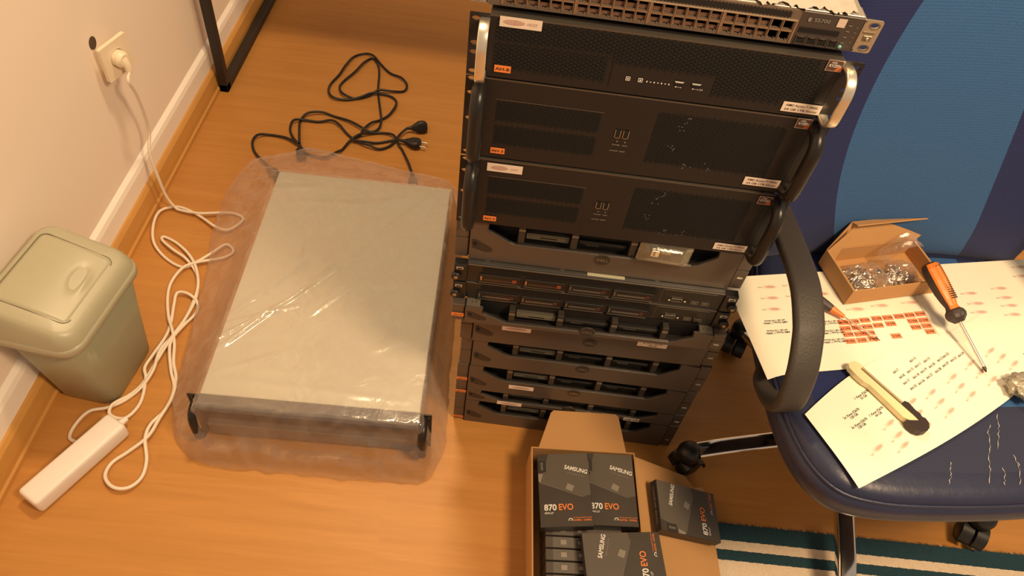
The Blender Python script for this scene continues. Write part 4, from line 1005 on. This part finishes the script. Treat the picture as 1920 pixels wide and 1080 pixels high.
mb = MB(); mb.plate([(0, 0), (.040, .047), (.034, .030), (.012, -.030), (0, -.036)], [], .0014, 0, T(0, bd-.004, bh) @ RX(R(66)) @ RY(R(-14))); obj('lid_flap', mb, CARD, t)
CB = t.matrix_basis
FILM2 = mat_film('zip_bag_film', .12, (.80, .68, .56), .08, .40, .14, .7, 55)
def zipbag(label, cx, cy, rx, ry, ang, h, sd):
    mb = MB()
    def fn(a, b):
        x, y = (a*2-1), (b*2-1); r = max(abs(x), abs(y)); 
        z = h*(1-abs(x)**2.5)*(1-abs(y)**2.5)
        nz = noise.noise(Vector((x*2.6+sd, y*2.6, 0)))*.006+noise.noise(Vector((x*7+sd, y*7, 4)))*.003
        return Vector((x*rx+.004*noise.noise(Vector((y*3, sd, 0))), y*ry+.004*noise.noise(Vector((x*3, sd, 7))), max(.0005, z+abs(nz)*1.2)))
    M = CB @ T(cx, cy, th+.0005) @ RZ(ang); mb.grid(fn, 44, 34, 0, M)
    return tag(obj('zip_bag', mb, FILM2), label, 'plastic bag')
zipbag('clear zip bag of loose screws filling the left of the small cardboard box', .062, .045, .050, .036, R(2), .026, 1)
zipbag('clear zip bag of screws in the right half of the small cardboard box', .135, .046, .042, .034, R(-14), .024, 5)
mb = MB()
def zb(a, b):
    x = a*.055; y = b*.030
    return CB @ Vector((.098+x*1.35, .055+y+x*.15, .030+.045*math.sin(a*2.2)-.012*a+.003*math.sin(b*9+a*7)))
mb.grid(zb, 24, 14); tag(obj('zip_bag', mb, FILM2), 'empty clear zip bag with red seal draped up over the box edge towards the screwdriver', 'plastic bag')
# loose screws / nuts in the bags: a pile nobody could count
mb = MB(); random.seed(3)
def pile(cx, cy, rx, ry, n_):
    for i in range(n_):
        a = random.uniform(0, 2*PI); r_ = random.random()**.6; x = cx+rx*r_*math.cos(a); y = cy+ry*r_*math.sin(a); z = .005+random.random()*.012*(1-r_*.6)
        M = CB @ T(x, y, z) @ Matrix.Rotation(random.uniform(0, PI), 4, 'Z') @ Matrix.Rotation(random.uniform(.6, 2.4), 4, 'X')
        if random.random() < .7:
            mb.lathe([(.0028, 0), (.0028, .0012), (.0014, .0013), (.0014, .011), (.0004, .012)], 8, 0, M)
        else:
            mb.plate(ell(0, 0, .0046, .0046, 10), [ell(0, 0, .0024, .0024, 8)], .0014, 0, M)
pile(.050, .045, .038, .030, 110); pile(.128, .043, .030, .026, 60)
tag(obj('screw_pile', mb, [mat('bright_zinc', (.85, .80, .70), .18, 1.)]), 'pile of loose zinc screws and washers inside the clear bags', 'screws', kind='stuff')
mb = MB(); mb.lathe([(.0048, 0), (.0048, .0012), (.003, .002)], 18, 0, CB @ T(.078, .040, .0305)); mb.cyl(CB @ Vector((.078, .040, .0305)), CB @ Vector((.078, .040, .020)), .0018, .0018, 8)
tag(obj('machine_screw', mb, [mat('bright_zinc', (0, 0, 0))]), 'single round-headed white screw lying on top of the bagged screws', 'screw')

# ------------------------------------------------------------- screwdrivers and knife
ORH = mat('orange_rubber', (.85, .22, .025), .42); DKH = mat('dark_grip', (.045, .030, .028), .5)
def screwdriver(name, label, tip, butt, Lh, rh, rs, big):
    tip = Vector(tip); butt = Vector(butt); d = (tip-butt); L_ = d.length; d.normalize()
    q = d.to_track_quat('Z', 'Y').to_matrix().to_4x4(); M = T(*butt) @ q
    t = thing(name, label, 'screwdriver', tuple(butt))
    if big:
        pr = [(0, .6), (.003, .85), (.012, 1.), (.035, 1.02), (.055, .95), (.070, .80), (.082, .62), (.088, .72), (.092, .95), (.098, 1.05), (.104, .95), (Lh, .5)]
    else:
        pr = [(0, .55), (.003, .8), (.015, 1.), (.038, .98), (.052, .85), (.062, .7), (.072, .55), (Lh, .36)]
    n_ = 28; v = []; lv = M.to_3x3().inverted() @ Vector((.55, -.25, .80)); oa = math.atan2(lv.y, lv.x)
    for z, k in pr:
        for i in range(n_):
            a = 2*PI*i/n_; r_ = rh*k*(1-.07*math.cos(6*a)); v.append((r_*math.cos(a), r_*math.sin(a), z))
    mb = MB(); f = []
    for j in range(len(pr)-1):
        zc = (pr[j][0]+pr[j+1][0])/2
        for i in range(n_):
            a = 2*PI*(i+.5)/n_; x_ = math.cos(a-oa)
            if big: mi = 0 if (x_ > .05 and .004 < zc < .088) else 1
            else: mi = 1 if (.026 < zc < .058) else 0
            mb.raw([v[j*n_+i], v[j*n_+(i+1) % n_], v[(j+1)*n_+(i+1) % n_], v[(j+1)*n_+i]], [(0, 1, 2, 3)], mi, M, True)
    mb.raw(v[:n_], [list(range(n_))[::-1]], 0 if not big else 1, M); mb.raw(v[-n_:], [list(range(n_))], 1 if big else 0, M)
    if big:
        for k in range(17):
            z = .010+k*.0038; mb.tube([(rh*.955*math.cos(a), rh*.955*math.sin(a), z) for a in [oa+R(-38+i*11) for i in range(8)]], .0011, 5, 1, M)
    obj('handle', mb, [ORH, DKH], t, False) if False else None
    o = obj('handle', mb, [ORH, DKH], t, True)
    mb = MB(); mb.cyl((0, 0, Lh-.006), (0, 0, L_-.008), rs, rs, 14, 0, M); obj('shaft', mb, mat('screwdriver_steel', (.82, .76, .66), .22, .9), t, True)
    mb = MB(); mb.cyl((0, 0, L_-.010), (0, 0, L_-.005), rs*1.02, rs*1.15, 12, 0, M); mb.cyl((0, 0, L_-.005), (0, 0, L_), rs*1.15, rs*.35, 4, 0, M, smooth=False); obj('tip', mb, mat('dark_steel_tip', (.12, .09, .07), .4, .8), t, True)
screwdriver('screwdriver', 'large orange and black screwdriver propped against the cardboard box, tip on the paper', (.661, -.080, .4975), (.583, .098, .556), .112, .0155, .0031, True)
screwdriver('screwdriver', 'small thin screwdriver with orange and black handle, half hidden behind the armrest', (.492, -.037, .4945), (.366, .052, .504), .086, .0092, .0013, False)
t = thing('utility_knife', 'cream snap-off utility knife with a black slider lying across the front sheet', 'knife', (.45, -.15, .492))
p0, p1 = Vector((.4205, -.0975)), Vector((.509, -.201)); d = (p1-p0); Lk = .158; d.normalize()
M = Matrix(((d.x, -d.y, 0, p0.x), (d.y, d.x, 0, p0.y), (0, 0, 1, .4935), (0, 0, 0, 1)))
k = (p1-p0).length/.135
o1 = [(0, .002), (.003, .009), (.010, .0125), (.030, .0115), (.128*1.0, .0125), (.131, -.004), (.112, -.0125), (.085, -.0105), (.045, -.0085), (.036, -.0115), (.020, -.0115), (.006, -.0095), (0, -.004)]
mb = MB(); mb.plate([(x, y) for x, y in o1], [[(.018, .0045), (.095, .0045), (.095, .0085), (.018, .0085)]], .010, 0, M @ T(0, 0, .011)); obj('body', mb, mat('cream_plastic', (.80, .70, .42), .38), t, True)
mb = MB(); mb.box(.012, .100, .0038, .0092, .0035, .0075, 0, M); obj('blade_channel', mb, mat('blade_brown', (.22, .15, .12), .35, .6), t, True)
mb = MB(); mb.tube([(.018+i*.0022, .0098+(.0007 if i % 2 else -.0007), .0115) for i in range(36)], .0005, 5, 0, M); obj('ratchet_teeth', mb, mat('tooth_brown', (.35, .25, .18), .5), t, True)
sl = [(.096, .0135), (.102, .0165), (.116, .0140), (.124, .0150), (.129, .0125), (.134, .0150), (.142, .0125), (.1475, .005), (.1485, -.003), (.145, -.011), (.137, -.0165), (.127, -.0175), (.118, -.0150), (.131, .0035), (.120, .0045), (.096, .0045)]
mb = MB(); mb.plate(sl, [], .0125, 0, M @ T(0, 0, .0130)); obj('slider', mb, mat('slider_black', (.035, .022, .020), .5), t, True)
# crumpled foil at the right
mb = MB(); rng = random.Random(5)
def foil(a, b):
    th_ = a*2*PI; ph = b*PI; n_ = Vector((math.sin(ph)*math.cos(th_), math.sin(ph)*math.sin(th_), math.cos(ph)))
    r_ = 1+.30*noise.noise(n_*2.2)+.18*noise.noise(n_*5.5)
    return (.712+n_.x*.030*r_, -.108+n_.y*.026*r_, max(.4950, .5080+n_.z*.014*r_))
mb.grid(foil, 40, 24); tag(obj('crumpled_bag', mb, [mat('crumpled_grey_film', (.40, .36, .28), .28, .3, var=.3, vscale=60, bump=.8, bscale=140)]), 'small crumpled shiny grey bag at the right edge of the papers', 'plastic bag')

# ------------------------------------------------------------- light
def lamp(name, loc, e, col, size, tgt=None):
    l = bpy.data.lights.new(name, 'AREA'); l.shape = 'DISK'; l.size = size; l.energy = e; l.color = col
    o = bpy.data.objects.new(name, l); COL.objects.link(o); o.location = loc
    d = Vector(tgt or (loc[0], loc[1], 0))-Vector(loc); o.rotation_euler = d.to_track_quat('-Z', 'Y').to_euler()
WARM = (1., .70, .40)
lamp('ceiling_lamp_left', (-.40, .70, 2.45), 28, WARM, .25)
lamp('ceiling_lamp_right', (.85, -.80, 2.35), 50, WARM, .5, (.4, 0, .2))
w = bpy.data.worlds.new('room_light'); bpy.context.scene.world = w; w.use_nodes = True
w.node_tree.nodes['Background'].inputs[0].default_value = (1., .78, .58, 1); w.node_tree.nodes['Background'].inputs[1].default_value = .38

cam = bpy.data.cameras.new('camera'); co = bpy.data.objects.new('camera', cam); COL.objects.link(co)
cam.sensor_width = 36; cam.lens = 36*1384.79/1920; cam.clip_start = .01
M = Matrix(((.99232364, -.11736502, -.03897754), (.06589462, .76850568, -.63644082), (.10465035, .62898686, .77034008))).to_4x4()
M.translation = (-.187488, -.807109, 1.450570); co.matrix_world = M
sc = bpy.context.scene; sc.camera = co
sc.view_settings.view_transform = 'Standard'; sc.view_settings.look = 'None'; sc.view_settings.exposure = 0
try: sc.cycles.transparent_max_bounces = 16; sc.cycles.max_bounces = 8
except Exception: pass
